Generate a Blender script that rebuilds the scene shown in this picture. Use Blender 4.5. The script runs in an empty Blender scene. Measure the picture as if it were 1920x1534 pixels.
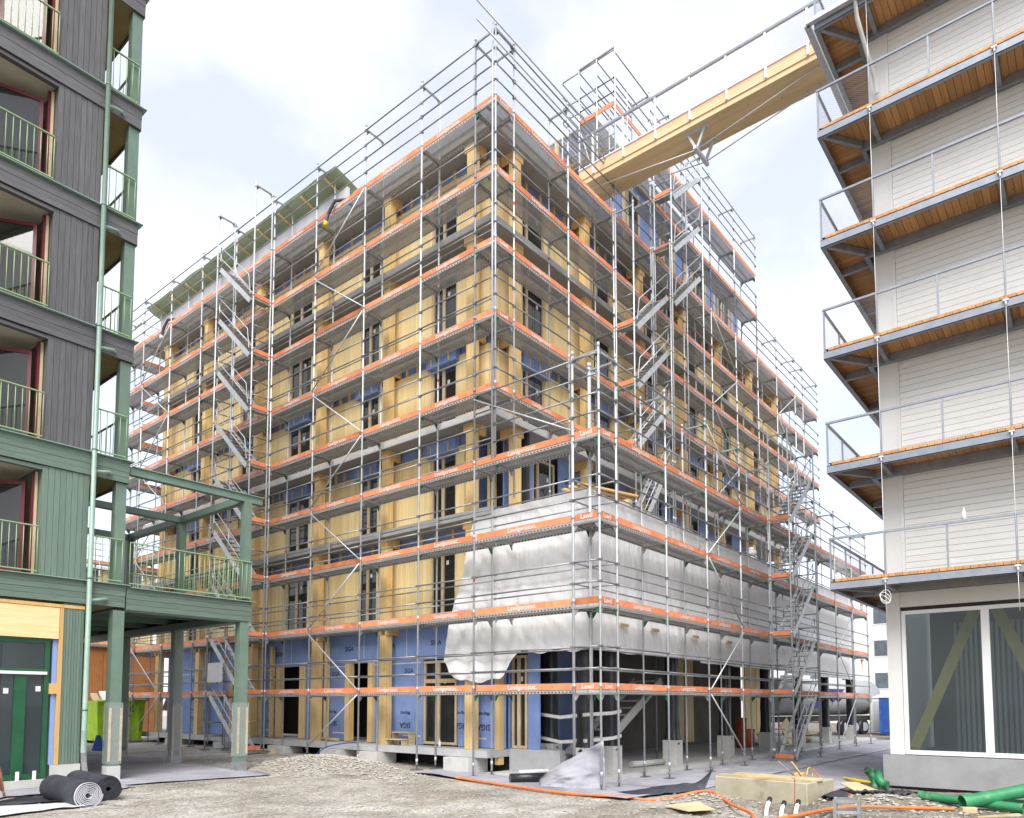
import bpy, math, random
from mathutils import Vector, Matrix, noise
random.seed(7)
D = bpy.data
scn = bpy.context.scene
COL = scn.collection
R = math.radians

# ------------------------------------------------------------------ camera
YAW, PITCH = R(39.292), R(3.690)
cam = D.cameras.new('camera')
cam.sensor_width = 36.0
cam.lens = 36.0 * 1351.14 / 1920.0
cam.shift_y = (1231.91 - 767.0) / 1920.0
cam.clip_start, cam.clip_end = 0.1, 2000.0
camo = D.objects.new('camera', cam)
COL.objects.link(camo)
_f = Vector((math.cos(YAW) * math.cos(PITCH), math.sin(YAW) * math.cos(PITCH), math.sin(PITCH)))
_r = Vector((math.sin(YAW), -math.cos(YAW), 0))
_u = _r.cross(_f)
camo.matrix_world = Matrix(((_r.x, _u.x, -_f.x, 0), (_r.y, _u.y, -_f.y, 0), (_r.z, _u.z, -_f.z, 2.0), (0, 0, 0, 1)))
scn.camera = camo

# ------------------------------------------------------------------ sky, sun, exposure
SUN_EL, SUN_AZ = R(48), R(216)          # direction the light comes from, azimuth measured from +X toward +Y
w = D.worlds.new('World')
scn.world = w
w.use_nodes = True
nt = w.node_tree
nt.nodes.clear()
out = nt.nodes.new('ShaderNodeOutputWorld')
bg = nt.nodes.new('ShaderNodeBackground')
sky = nt.nodes.new('ShaderNodeTexSky')
sky.sky_type = 'NISHITA'
sky.sun_disc = False
sky.sun_elevation = SUN_EL
sky.sun_rotation = R(90) - SUN_AZ
sky.dust_density = 2.0
tc = nt.nodes.new('ShaderNodeTexCoord')
mp = nt.nodes.new('ShaderNodeMapping')
mp.inputs['Scale'].default_value = (1.6, 1.6, 3.2)
nz = nt.nodes.new('ShaderNodeTexNoise')
nz.inputs['Scale'].default_value = 1.7
nz.inputs['Detail'].default_value = 7
nz.inputs['Roughness'].default_value = 0.52
rp = nt.nodes.new('ShaderNodeValToRGB')
rp.color_ramp.elements[0].position = 0.44
rp.color_ramp.elements[0].color = (0.56, 0.56, 0.56, 1)
rp.color_ramp.elements[1].position = 0.66
rp.color_ramp.elements[1].color = (0.95, 0.95, 0.95, 1)
sc = nt.nodes.new('ShaderNodeVectorMath')
sc.operation = 'SCALE'
sc.inputs['Scale'].default_value = 0.10     # strength of the sky texture
mx = nt.nodes.new('ShaderNodeMix')
mx.data_type = 'RGBA'
mx.inputs['B'].default_value = (0.395, 0.395, 0.415, 1)   # bright overcast cloud
L = nt.links.new
L(tc.outputs['Generated'], mp.inputs['Vector'])
L(mp.outputs['Vector'], nz.inputs['Vector'])
L(nz.outputs['Fac'], rp.inputs['Fac'])
L(sky.outputs['Color'], sc.inputs[0])
L(sc.outputs['Vector'], mx.inputs['A'])
L(rp.outputs['Color'], mx.inputs['Factor'])
L(mx.outputs['Result'], bg.inputs['Color'])
bg.inputs['Strength'].default_value = 1.0
L(bg.outputs['Background'], out.inputs['Surface'])

sl = D.lights.new('sun', 'SUN')
sl.energy = 1.5
sl.angle = R(40)
sl.color = (1.0, 0.97, 0.92)
so = D.objects.new('sun', sl)
COL.objects.link(so)
sd = Vector((math.cos(SUN_AZ) * math.cos(SUN_EL), math.sin(SUN_AZ) * math.cos(SUN_EL), math.sin(SUN_EL)))
so.rotation_euler = sd.to_track_quat('Z', 'Y').to_euler()
so.location = (0, 0, 40)

scn.view_settings.view_transform = 'Standard'
scn.view_settings.look = 'None'
scn.view_settings.gamma = 1.0
scn.view_settings.use_curve_mapping = False
scn.view_settings.exposure = 1.66
scn.cycles.use_denoising = True
scn.cycles.max_bounces = 8
scn.cycles.transparent_max_bounces = 16

# ------------------------------------------------------------------ materials
def S(r, g, b):
    f = lambda c: (c / 255 / 12.92) if c / 255 <= 0.04045 else ((c / 255 + 0.055) / 1.055) ** 2.4
    return (f(r), f(g), f(b))

def newmat(name):
    m = D.materials.new(name)
    m.use_nodes = True
    t = m.node_tree
    return m, t, t.nodes['Principled BSDF'], t.nodes['Material Output']

def N(t, kind, **kw):
    n = t.nodes.new(kind)
    for k, v in kw.items():
        setattr(n, k, v)
    return n

def coords(t, stretch=(1, 1, 1), rand=20.0):
    tc = N(t, 'ShaderNodeTexCoord')
    oi = N(t, 'ShaderNodeObjectInfo')
    mul = N(t, 'ShaderNodeMath', operation='MULTIPLY')
    mul.inputs[1].default_value = rand
    t.links.new(oi.outputs['Random'], mul.inputs[0])
    add = N(t, 'ShaderNodeVectorMath', operation='ADD')
    t.links.new(tc.outputs['Object'], add.inputs[0])
    t.links.new(mul.outputs[0], add.inputs[1])
    mp = N(t, 'ShaderNodeMapping')
    mp.inputs['Scale'].default_value = stretch
    t.links.new(add.outputs[0], mp.inputs['Vector'])
    return mp.outputs['Vector'], oi, tc

def pm(name, c1, c2=None, scale=4.0, stretch=(1, 1, 1), rough=0.7, metal=0.0, bump=0.0, bscale=None, orand=0.12, detail=5, spots=None, spec=0.5, nrough=0.6, contrast=(0.3, 0.7)):
    """principled material: two-colour stretched noise, brightness varied from object to object, fine bump"""
    m, t, b, o = newmat(name)
    c2 = c2 or tuple(x * 0.75 for x in c1)
    v, oi, tc = coords(t, stretch)
    n = N(t, 'ShaderNodeTexNoise')
    n.inputs['Scale'].default_value = scale
    n.inputs['Detail'].default_value = detail
    n.inputs['Roughness'].default_value = nrough
    t.links.new(v, n.inputs['Vector'])
    r = N(t, 'ShaderNodeValToRGB')
    r.color_ramp.elements[0].position, r.color_ramp.elements[1].position = contrast
    r.color_ramp.elements[0].color = (*c2, 1)
    r.color_ramp.elements[1].color = (*c1, 1)
    t.links.new(n.outputs['Fac'], r.inputs['Fac'])
    col = r.outputs['Color']
    if spots:
        sc_, thr, sc_col, sw = spots
        n2 = N(t, 'ShaderNodeTexNoise')
        n2.inputs['Scale'].default_value = sc_
        n2.inputs['Detail'].default_value = 3
        t.links.new(v, n2.inputs['Vector'])
        r2 = N(t, 'ShaderNodeValToRGB')
        r2.color_ramp.elements[0].position, r2.color_ramp.elements[1].position = thr, thr + sw
        t.links.new(n2.outputs['Fac'], r2.inputs['Fac'])
        mm = N(t, 'ShaderNodeMix', data_type='RGBA')
        mm.inputs['B'].default_value = (*sc_col, 1)
        t.links.new(r2.outputs['Color'], mm.inputs['Factor'])
        t.links.new(col, mm.inputs['A'])
        col = mm.outputs['Result']
    if orand:
        h = N(t, 'ShaderNodeHueSaturation')
        mr = N(t, 'ShaderNodeMapRange')
        mr.inputs['To Min'].default_value, mr.inputs['To Max'].default_value = 1 - orand, 1 + orand
        t.links.new(oi.outputs['Random'], mr.inputs['Value'])
        t.links.new(mr.outputs[0], h.inputs['Value'])
        t.links.new(col, h.inputs['Color'])
        col = h.outputs['Color']
    t.links.new(col, b.inputs['Base Color'])
    b.inputs['Roughness'].default_value = rough
    b.inputs['Metallic'].default_value = metal
    b.inputs['Specular IOR Level'].default_value = spec
    if bump:
        n3 = N(t, 'ShaderNodeTexNoise')
        n3.inputs['Scale'].default_value = bscale or scale * 4
        n3.inputs['Detail'].default_value = 4
        t.links.new(v, n3.inputs['Vector'])
        bp = N(t, 'ShaderNodeBump')
        bp.inputs['Strength'].default_value = bump
        bp.inputs['Distance'].default_value = 0.02
        t.links.new(n3.outputs['Fac'], bp.inputs['Height'])
        t.links.new(bp.outputs['Normal'], b.inputs['Normal'])
    return m

def wood(name, c1, c2, stretch, rough=0.65, orand=0.13, lamella=None, knots=True):
    """timber: fine stretched grain, lamella steps across one axis, knots"""
    m, t, b, o = newmat(name)
    v, oi, tc = coords(t, stretch)
    n = N(t, 'ShaderNodeTexNoise')
    n.inputs['Scale'].default_value = 1.0
    n.inputs['Detail'].default_value = 6
    n.inputs['Roughness'].default_value = 0.65
    n.inputs['Distortion'].default_value = 0.4
    t.links.new(v, n.inputs['Vector'])
    r = N(t, 'ShaderNodeValToRGB')
    r.color_ramp.elements[0].position, r.color_ramp.elements[1].position = 0.3, 0.68
    r.color_ramp.elements[0].color = (*c2, 1)
    r.color_ramp.elements[1].color = (*c1, 1)
    t.links.new(n.outputs['Fac'], r.inputs['Fac'])
    col = r.outputs['Color']
    if lamella:
        ax, wdt = lamella
        sx = N(t, 'ShaderNodeSeparateXYZ')
        t.links.new(tc.outputs['Object'], sx.inputs[0])
        dv = N(t, 'ShaderNodeMath', operation='DIVIDE')
        dv.inputs[1].default_value = wdt
        t.links.new(sx.outputs[ax], dv.inputs[0])
        ad = N(t, 'ShaderNodeMath', operation='MULTIPLY_ADD')
        ad.inputs[1].default_value = 37.0
        t.links.new(oi.outputs['Random'], ad.inputs[0])
        t.links.new(dv.outputs[0], ad.inputs[2])
        fl = N(t, 'ShaderNodeMath', operation='FLOOR')
        t.links.new(ad.outputs[0], fl.inputs[0])
        wn = N(t, 'ShaderNodeTexWhiteNoise', noise_dimensions='1D')
        t.links.new(fl.outputs[0], wn.inputs['W'])
        mr = N(t, 'ShaderNodeMapRange')
        mr.inputs['To Min'].default_value, mr.inputs['To Max'].default_value = 0.87, 1.06
        t.links.new(wn.outputs['Value'], mr.inputs['Value'])
        h = N(t, 'ShaderNodeHueSaturation')
        t.links.new(mr.outputs[0], h.inputs['Value'])
        t.links.new(col, h.inputs['Color'])
        col = h.outputs['Color']
    if knots:
        vo = N(t, 'ShaderNodeTexVoronoi')
        vo.inputs['Scale'].default_value = 2.3
        v2 = N(t, 'ShaderNodeVectorMath', operation='MULTIPLY')
        big = max(stretch)
        v2.inputs[1].default_value = tuple(1.0 if s < big * 0.5 else 1.6 for s in stretch)
        t.links.new(tc.outputs['Object'], v2.inputs[0])
        a2 = N(t, 'ShaderNodeVectorMath', operation='ADD')
        t.links.new(v2.outputs[0], a2.inputs[0])
        t.links.new(oi.outputs['Random'], a2.inputs[1])
        t.links.new(a2.outputs[0], vo.inputs['Vector'])
        r3 = N(t, 'ShaderNodeValToRGB')
        r3.color_ramp.elements[0].position, r3.color_ramp.elements[1].position = 0.035, 0.075
        r3.color_ramp.elements[0].color = (1, 1, 1, 1)
        r3.color_ramp.elements[1].color = (0, 0, 0, 1)
        t.links.new(vo.outputs['Distance'], r3.inputs['Fac'])
        mm = N(t, 'ShaderNodeMix', data_type='RGBA')
        mm.inputs['B'].default_value = (*[x * 0.38 for x in c2], 1)
        t.links.new(r3.outputs['Color'], mm.inputs['Factor'])
        t.links.new(col, mm.inputs['A'])
        col = mm.outputs['Result']
    h = N(t, 'ShaderNodeHueSaturation')
    mr = N(t, 'ShaderNodeMapRange')
    mr.inputs['To Min'].default_value, mr.inputs['To Max'].default_value = 1 - orand, 1 + orand
    t.links.new(oi.outputs['Random'], mr.inputs['Value'])
    t.links.new(mr.outputs[0], h.inputs['Value'])
    t.links.new(col, h.inputs['Color'])
    t.links.new(h.outputs['Color'], b.inputs['Base Color'])
    b.inputs['Roughness'].default_value = rough
    bp = N(t, 'ShaderNodeBump')
    bp.inputs['Strength'].default_value = 0.15
    bp.inputs['Distance'].default_value = 0.01
    t.links.new(n.outputs['Fac'], bp.inputs['Height'])
    t.links.new(bp.outputs['Normal'], b.inputs['Normal'])
    return m

M = {}
PALE = (S(236, 205, 142), S(214, 176, 108))
M['clt_z'] = wood('clt_vertical', S(246, 226, 172), S(232, 203, 142), (16, 16, 0.7), lamella=(1, 0.13), orand=0.07)
M['clt_zx'] = wood('clt_vertical_x', S(246, 226, 172), S(232, 203, 142), (16, 16, 0.7), lamella=(0, 0.13), orand=0.07)
M['post'] = wood('timber_post', S(234, 206, 148), S(212, 174, 112), (22, 22, 0.8), orand=0.1)
M['beam_x'] = wood('timber_beam_x', S(224, 190, 130), S(200, 158, 98), (0.8, 22, 22), orand=0.1)
M['beam_y'] = wood('timber_beam_y', S(224, 190, 130), S(200, 158, 98), (22, 0.8, 22), orand=0.1)
M['bridge_wood'] = wood('bridge_glulam', S(230, 206, 164), S(212, 182, 136), (8, 0.5, 18), lamella=(0, 0.17), orand=0.04)
M['bridge_edge'] = wood('bridge_edge_board', S(236, 200, 162), S(216, 172, 130), (20, 0.6, 20), orand=0.05, knots=False)
M['soffit_x'] = wood('larch_board_x', S(206, 156, 102), S(170, 118, 70), (0.9, 24, 24), orand=0.18)
M['soffit_y'] = wood('larch_board_y', S(206, 156, 102), S(170, 118, 70), (24, 0.9, 24), orand=0.18)
M['rough_wood'] = wood('rough_sawn_wood', S(212, 194, 156), S(176, 154, 114), (2, 2, 18), orand=0.15)
M['ply'] = wood('three_ply_panel', S(238, 214, 164), S(222, 190, 132), (0.8, 20, 14), orand=0.04)
M['orange_trim'] = wood('orange_trim_board', S(216, 176, 112), S(196, 152, 88), (20, 20, 0.8), orand=0.05, knots=False)
M['frame_wood'] = pm('window_frame_wood', S(208, 190, 160), S(188, 166, 132), 3, (4, 4, 1), 0.55, orand=0.05)
M['galv'] = pm('galvanised_steel', (0.60, 0.62, 0.64), (0.47, 0.49, 0.51), 9, (1, 1, 0.6), 0.42, 0.35, bump=0.05, orand=0.16)
M['rail'] = pm('guard_rail_steel', (0.31, 0.32, 0.335), (0.21, 0.215, 0.225), 7, (1, 1, 0.5), 0.42, 0.5, bump=0.05, orand=0.2)
M['galv_d'] = pm('galvanised_steel_weathered', (0.42, 0.43, 0.44), (0.27, 0.27, 0.27), 6, (1, 1, 1), 0.5, 0.5, bump=0.05, orand=0.15)
M['alu'] = pm('stair_aluminium', (0.62, 0.63, 0.63), (0.45, 0.46, 0.46), 6, (1, 1, 1), 0.42, 0.35, orand=0.06)
M['clamp'] = pm('coupler_steel', (0.30, 0.30, 0.31), (0.16, 0.16, 0.16), 12, rough=0.5, metal=0.6)
M['gusset'] = pm('bracket_green', S(48, 116, 72), S(30, 84, 50), 6, rough=0.5, orand=0.2)
M['red'] = pm('marker_red', S(214, 70, 52), S(190, 50, 40), 6, rough=0.6)
M['toe'] = pm('toe_board_orange', S(236, 148, 104), S(212, 122, 80), 3, (1, 1, 1), 0.6, orand=0.2, spots=(9, 0.56, S(176, 122, 96), 0.12))
M['toe_old'] = pm('toe_board_worn', S(196, 124, 80), S(160, 96, 60), 4, (1, 1, 1), 0.7, orand=0.12)
M['print_white'] = pm('print_white', (0.82, 0.80, 0.78), (0.62, 0.60, 0.58), 14, rough=0.6, orand=0.05)
M['print_dark'] = pm('print_dark', (0.03, 0.04, 0.07), (0.02, 0.03, 0.05), 14, rough=0.6, orand=0)
M['concrete'] = pm('concrete', (0.52, 0.53, 0.54), (0.42, 0.43, 0.44), 2.2, rough=0.85, bump=0.2, bscale=40, orand=0.06, spots=(1.1, 0.58, (0.36, 0.36, 0.355), 0.2))
M['concrete_p'] = pm('plinth_concrete', (0.33, 0.335, 0.34), (0.26, 0.265, 0.27), 1.6, rough=0.8, bump=0.15, bscale=40, orand=0.03, spots=(1.3, 0.56, (0.22, 0.222, 0.225), 0.2))
M['concrete_l'] = pm('concrete_light', (0.56, 0.56, 0.54), (0.44, 0.44, 0.42), 2.5, rough=0.85, bump=0.15, bscale=40, orand=0.05, spots=(1.5, 0.6, (0.38, 0.37, 0.35), 0.2))
M['concrete_y'] = pm('concrete_sandy', S(182, 176, 156), S(152, 145, 124), 1.6, rough=0.9, bump=0.2, bscale=40, orand=0.04, spots=(2.0, 0.6, S(116, 108, 90), 0.15))
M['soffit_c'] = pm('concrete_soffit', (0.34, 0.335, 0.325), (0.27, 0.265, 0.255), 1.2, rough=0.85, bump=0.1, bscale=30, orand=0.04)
M['blue'] = pm('blue_membrane', S(138, 162, 212), S(112, 138, 192), 1.6, rough=0.55, bump=0.25, bscale=9, orand=0.07, contrast=(0.25, 0.75))
M['blue_tape'] = pm('seam_tape', (0.70, 0.72, 0.75), (0.55, 0.57, 0.6), 10, rough=0.4, orand=0.05)
M['black'] = pm('black_foil', (0.022, 0.024, 0.030), (0.012, 0.013, 0.017), 3, rough=0.32, bump=0.6, bscale=7, orand=0.1)
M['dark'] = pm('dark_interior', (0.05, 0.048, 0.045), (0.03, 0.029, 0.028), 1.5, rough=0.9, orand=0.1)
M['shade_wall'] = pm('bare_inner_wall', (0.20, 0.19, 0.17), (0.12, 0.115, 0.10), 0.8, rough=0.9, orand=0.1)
M['insul'] = pm('insulation_grey', (0.10, 0.10, 0.10), (0.06, 0.06, 0.06), 3, rough=0.9)
M['board_d'] = pm('charcoal_board', S(100, 100, 102), S(80, 80, 82), 2.0, (16, 16, 1.2), 0.6, bump=0.15, bscale=6, orand=0.12)
M['board_dx'] = pm('charcoal_board_x', S(100, 100, 102), S(80, 80, 82), 2.0, (1.2, 16, 16), 0.6, bump=0.15, bscale=6, orand=0.12)
M['board_g'] = pm('green_board', S(108, 127, 114), S(95, 114, 102), 2.0, (16, 16, 1.2), 0.6, bump=0.15, bscale=6, orand=0.08)
M['board_gx'] = pm('green_board_x', S(106, 124, 112), S(86, 104, 92), 2.0, (1.2, 16, 16), 0.6, bump=0.15, bscale=6, orand=0.08)
M['steel_g'] = pm('green_painted_steel', S(110, 132, 118), S(98, 120, 106), 3, rough=0.45, orand=0.05)
M['flash_g'] = pm('green_flashing', S(140, 164, 152), S(120, 144, 132), 3, rough=0.42, orand=0.04)
M['pipe_g'] = pm('green_downpipe', S(142, 168, 154), S(124, 150, 136), 3, rough=0.35, orand=0.03)
M['rail_g'] = pm('pale_green_railing', S(152, 178, 134), S(136, 162, 120), 4, rough=0.45, orand=0.04)
M['red_frame'] = pm('dark_red_frame', S(104, 26, 36), S(84, 18, 28), 3, rough=0.4, orand=0.04)
M['green_frame'] = pm('dark_green_frame', S(30, 92, 58), S(22, 74, 46), 3, rough=0.4, orand=0.03)
M['ceiling'] = pm('loggia_ceiling', S(206, 202, 190), S(188, 183, 170), 1.5, rough=0.8, bump=0.1, bscale=30, orand=0.03)
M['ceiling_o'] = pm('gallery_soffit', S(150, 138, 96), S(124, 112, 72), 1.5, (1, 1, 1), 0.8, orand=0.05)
M['wall_in'] = pm('inner_wall', S(190, 184, 168), S(168, 161, 144), 1.5, rough=0.8, orand=0.05)
M['siding'] = pm('white_siding', (0.72, 0.712, 0.685), (0.66, 0.652, 0.625), 1.2, (1, 1.2, 0.6), 0.5, orand=0.02, bump=0.08, bscale=5)
M['trim'] = pm('white_trim', (0.69, 0.685, 0.665), (0.64, 0.635, 0.61), 1.5, rough=0.5, orand=0.02)
M['steel_b'] = pm('galvanised_beam', (0.33, 0.355, 0.395), (0.25, 0.27, 0.305), 5, rough=0.4, metal=0.45, orand=0.06, spots=(3, 0.55, (0.26, 0.29, 0.33), 0.2))
M['pvc_white'] = pm('white_window_frame', (0.82, 0.82, 0.82), (0.76, 0.76, 0.76), 2, rough=0.35, orand=0.02)
M['rod'] = pm('white_steel_rod', (0.80, 0.81, 0.83), (0.7, 0.71, 0.73), 5, rough=0.35, metal=0.2)
M['sheet'] = None
M['fleece'] = pm('grey_fleece', S(168, 168, 176), S(138, 138, 146), 1.3, rough=0.95, bump=0.3, bscale=60, orand=0.04, spots=(0.5, 0.55, S(122, 120, 122), 0.2))
M['fleece_w'] = pm('pale_fleece', S(206, 206, 212), S(184, 184, 190), 1.5, rough=0.95, bump=0.2, bscale=60, orand=0.03)
M['dimple'] = pm('dimpled_mat', S(66, 68, 76), S(44, 46, 54), 3, rough=0.55, bump=0.5, bscale=30, orand=0.06)
M['cable'] = pm('orange_hose', S(232, 128, 66), S(204, 104, 50), 4, rough=0.5, orand=0.03)
M['gpipe'] = pm('green_plastic_pipe', S(54, 142, 94), S(40, 112, 72), 3, rough=0.42, orand=0.06, spots=(5, 0.58, S(128, 140, 118), 0.14))
M['yellow'] = pm('yellow_plastic', S(238, 206, 40), S(212, 178, 30), 4, rough=0.5)
M['white_pl'] = pm('white_plastic', (0.8, 0.8, 0.8), (0.68, 0.68, 0.68), 5, rough=0.45)
M['lime'] = pm('lime_green_paint', S(158, 196, 28), S(132, 168, 22), 1.5, rough=0.5, spots=(2.5, 0.6, S(92, 112, 34), 0.15))
M['skin'] = pm('skin', S(206, 150, 122), S(184, 124, 98), 8, rough=0.6, orand=0)
M['cloth_o'] = pm('orange_shirt', S(226, 118, 60), S(196, 92, 44), 6, rough=0.9)
M['cloth_d'] = pm('dark_trousers', S(58, 60, 70), S(40, 42, 50), 6, rough=0.9)
M['blue_tarp'] = pm('blue_plastic', S(56, 98, 178), S(40, 78, 150), 3, rough=0.5)
M['orange_wall'] = pm('shaded_orange_panel', S(168, 112, 64), S(142, 88, 46), 1.2, rough=0.7)  # orange dulled and darkened, the hut's shade is in the colour
M['green_roof'] = pm('green_underlay', S(156, 170, 138), S(134, 150, 116), 1.5, rough=0.55, bump=0.2, bscale=10)
M['far_white'] = pm('pale_render', (0.72, 0.72, 0.71), (0.66, 0.66, 0.65), 1, rough=0.8)
M['grey_tank'] = pm('grey_tank', (0.52, 0.53, 0.53), (0.42, 0.43, 0.43), 1.2, rough=0.45)
M['navy'] = pm('navy_paint', S(52, 58, 128), S(40, 46, 108), 3, rough=0.5)
M['terracotta'] = pm('terracotta', S(176, 92, 56), S(150, 72, 42), 3, rough=0.7)
M['cardboard'] = pm('plywood_offcut', S(206, 190, 152), S(182, 164, 126), 2, rough=0.85)
M['film'] = None

def glass_mat(name, tint, rough=0.03, fac=0.55):
    m, t, b, o = newmat(name)
    b.inputs['Base Color'].default_value = (*tint, 1)
    b.inputs['Roughness'].default_value = rough
    b.inputs['Specular IOR Level'].default_value = 0.9
    n = N(t, 'ShaderNodeTexNoise')
    n.inputs['Scale'].default_value = 0.8
    bp = N(t, 'ShaderNodeBump')
    bp.inputs['Strength'].default_value = 0.02
    t.links.new(n.outputs['Fac'], bp.inputs['Height'])
    t.links.new(bp.outputs['Normal'], b.inputs['Normal'])
    tr = N(t, 'ShaderNodeBsdfTransparent')
    tr.inputs['Color'].default_value = (0.75, 0.80, 0.80, 1)
    ms = N(t, 'ShaderNodeMixShader')
    ms.inputs[0].default_value = fac
    t.links.new(tr.outputs[0], ms.inputs[1])
    t.links.new(b.outputs[0], ms.inputs[2])
    t.links.new(ms.outputs[0], o.inputs['Surface'])
    return m
M['glass'] = glass_mat('window_glass', (0.035, 0.037, 0.035), fac=0.72)
M['glass_shop'] = glass_mat('shop_glass', (0.08, 0.10, 0.115), fac=0.28)
M['far_glass'] = pm('distant_window', (0.16, 0.19, 0.22), (0.10, 0.12, 0.14), 2, rough=0.2)
M['brace_wood'] = wood('inner_brace_wood', S(236, 218, 140), S(214, 190, 104), (20, 20, 2), orand=0.03)

def sheet_mat(name, col, trans, bump, bs, alpha=0.0):
    m, t, b, o = newmat(name)
    v, oi, tc = coords(t, (1, 1, 0.45), 5)
    n = N(t, 'ShaderNodeTexNoise')
    n.inputs['Scale'].default_value = bs
    n.inputs['Detail'].default_value = 6
    n.inputs['Roughness'].default_value = 0.6
    n.inputs['Distortion'].default_value = 0.8
    t.links.new(v, n.inputs['Vector'])
    bp = N(t, 'ShaderNodeBump')
    bp.inputs['Strength'].default_value = bump
    bp.inputs['Distance'].default_value = 0.06
    t.links.new(n.outputs['Fac'], bp.inputs['Height'])
    mpc = N(t, 'ShaderNodeMapping')
    mpc.inputs['Rotation'].default_value = (0.6, 0.5, 0.3)
    mpc.inputs['Scale'].default_value = (1.0, 2.2, 0.6)
    t.links.new(v, mpc.inputs['Vector'])
    vo = N(t, 'ShaderNodeTexVoronoi')
    vo.feature = 'DISTANCE_TO_EDGE'
    vo.inputs['Scale'].default_value = bs * 0.9
    t.links.new(mpc.outputs['Vector'], vo.inputs['Vector'])
    bp2 = N(t, 'ShaderNodeBump')
    bp2.inputs['Strength'].default_value = 0.30
    bp2.inputs['Distance'].default_value = 0.05
    t.links.new(vo.outputs['Distance'], bp2.inputs['Height'])
    t.links.new(bp.outputs['Normal'], bp2.inputs['Normal'])
    bp = bp2
    b.inputs['Base Color'].default_value = (*col, 1)
    b.inputs['Roughness'].default_value = 0.42
    t.links.new(bp.outputs['Normal'], b.inputs['Normal'])
    tr = N(t, 'ShaderNodeBsdfTranslucent')
    tr.inputs['Color'].default_value = (*col, 1)
    t.links.new(bp.outputs['Normal'], tr.inputs['Normal'])
    ms = N(t, 'ShaderNodeMixShader')
    ms.inputs[0].default_value = trans
    t.links.new(b.outputs[0], ms.inputs[1])
    t.links.new(tr.outputs[0], ms.inputs[2])
    last = ms
    if alpha:
        tp = N(t, 'ShaderNodeBsdfTransparent')
        m2 = N(t, 'ShaderNodeMixShader')
        m2.inputs[0].default_value = alpha
        t.links.new(ms.outputs[0], m2.inputs[1])
        t.links.new(tp.outputs[0], m2.inputs[2])
        last = m2
    t.links.new(last.outputs[0], o.inputs['Surface'])
    return m
M['sheet'] = sheet_mat('white_plastic_sheet', (0.91, 0.91, 0.915), 0.12, 0.5, 3.2)
M['film'] = sheet_mat('clear_wrap_film', (0.82, 0.83, 0.84), 0.3, 1.0, 14, 0.72)

def plank_mat():
    """steel deck plank: grey sheet, row of slots painted as dark holes on one side flange (origin at plank end, X along the plank, Z down)"""
    m, t, b, o = newmat('deck_plank_steel')
    v, oi, tc = coords(t, (1, 3, 3))
    n = N(t, 'ShaderNodeTexNoise')
    n.inputs['Scale'].default_value = 5
    n.inputs['Detail'].default_value = 5
    t.links.new(v, n.inputs['Vector'])
    r = N(t, 'ShaderNodeValToRGB')
    r.color_ramp.elements[0].position, r.color_ramp.elements[1].position = 0.3, 0.7
    r.color_ramp.elements[0].color = (0.40, 0.40, 0.395, 1)
    r.color_ramp.elements[1].color = (0.52, 0.52, 0.515, 1)
    t.links.new(n.outputs['Fac'], r.inputs['Fac'])
    sx = N(t, 'ShaderNodeSeparateXYZ')
    t.links.new(tc.outputs['Object'], sx.inputs[0])
    def math2(op, a, bb):
        k = N(t, 'ShaderNodeMath', operation=op)
        for i, q in enumerate((a, bb)):
            if isinstance(q, (int, float)):
                k.inputs[i].default_value = q
            elif q is not None:
                t.links.new(q, k.inputs[i])
        return k.outputs[0]
    fx = math2('FRACT', math2('DIVIDE', sx.outputs[0], 0.105), None)
    inx = math2('MULTIPLY', math2('GREATER_THAN', fx, 0.28), math2('LESS_THAN', fx, 0.74))
    inz = math2('MULTIPLY', math2('GREATER_THAN', sx.outputs[2], -0.062), math2('LESS_THAN', sx.outputs[2], -0.030))
    slot = math2('MULTIPLY', math2('MULTIPLY', inx, inz), math2('LESS_THAN', sx.outputs[1], 0.02))
    # perforated tread dots on the top sheet
    fx2 = math2('FRACT', math2('DIVIDE', sx.outputs[0], 0.046), None)
    fy2 = math2('FRACT', math2('DIVIDE', sx.outputs[1], 0.036), None)
    d2 = math2('MULTIPLY', math2('LESS_THAN', math2('ABSOLUTE', math2('SUBTRACT', fx2, 0.5), None), 0.31), math2('LESS_THAN', math2('ABSOLUTE', math2('SUBTRACT', fy2, 0.5), None), 0.31))
    d2 = math2('MULTIPLY', d2, math2('GREATER_THAN', sx.outputs[2], -0.012))
    dk = N(t, 'ShaderNodeMix', data_type='RGBA')
    dk.inputs['B'].default_value = (0.02, 0.02, 0.02, 1)  # dark inside of the slots is painted on, the flange stays closed
    t.links.new(slot, dk.inputs['Factor'])
    t.links.new(r.outputs['Color'], dk.inputs['A'])
    t.links.new(dk.outputs['Result'], b.inputs['Base Color'])
    b.inputs['Metallic'].default_value = 0.3
    b.inputs['Roughness'].default_value = 0.5
    tp = N(t, 'ShaderNodeBsdfTransparent')
    ms = N(t, 'ShaderNodeMixShader')
    t.links.new(d2, ms.inputs[0])
    t.links.new(b.outputs[0], ms.inputs[1])
    t.links.new(tp.outputs[0], ms.inputs[2])
    t.links.new(ms.outputs[0], o.inputs['Surface'])
    return m
M['plank'] = plank_mat()

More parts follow.
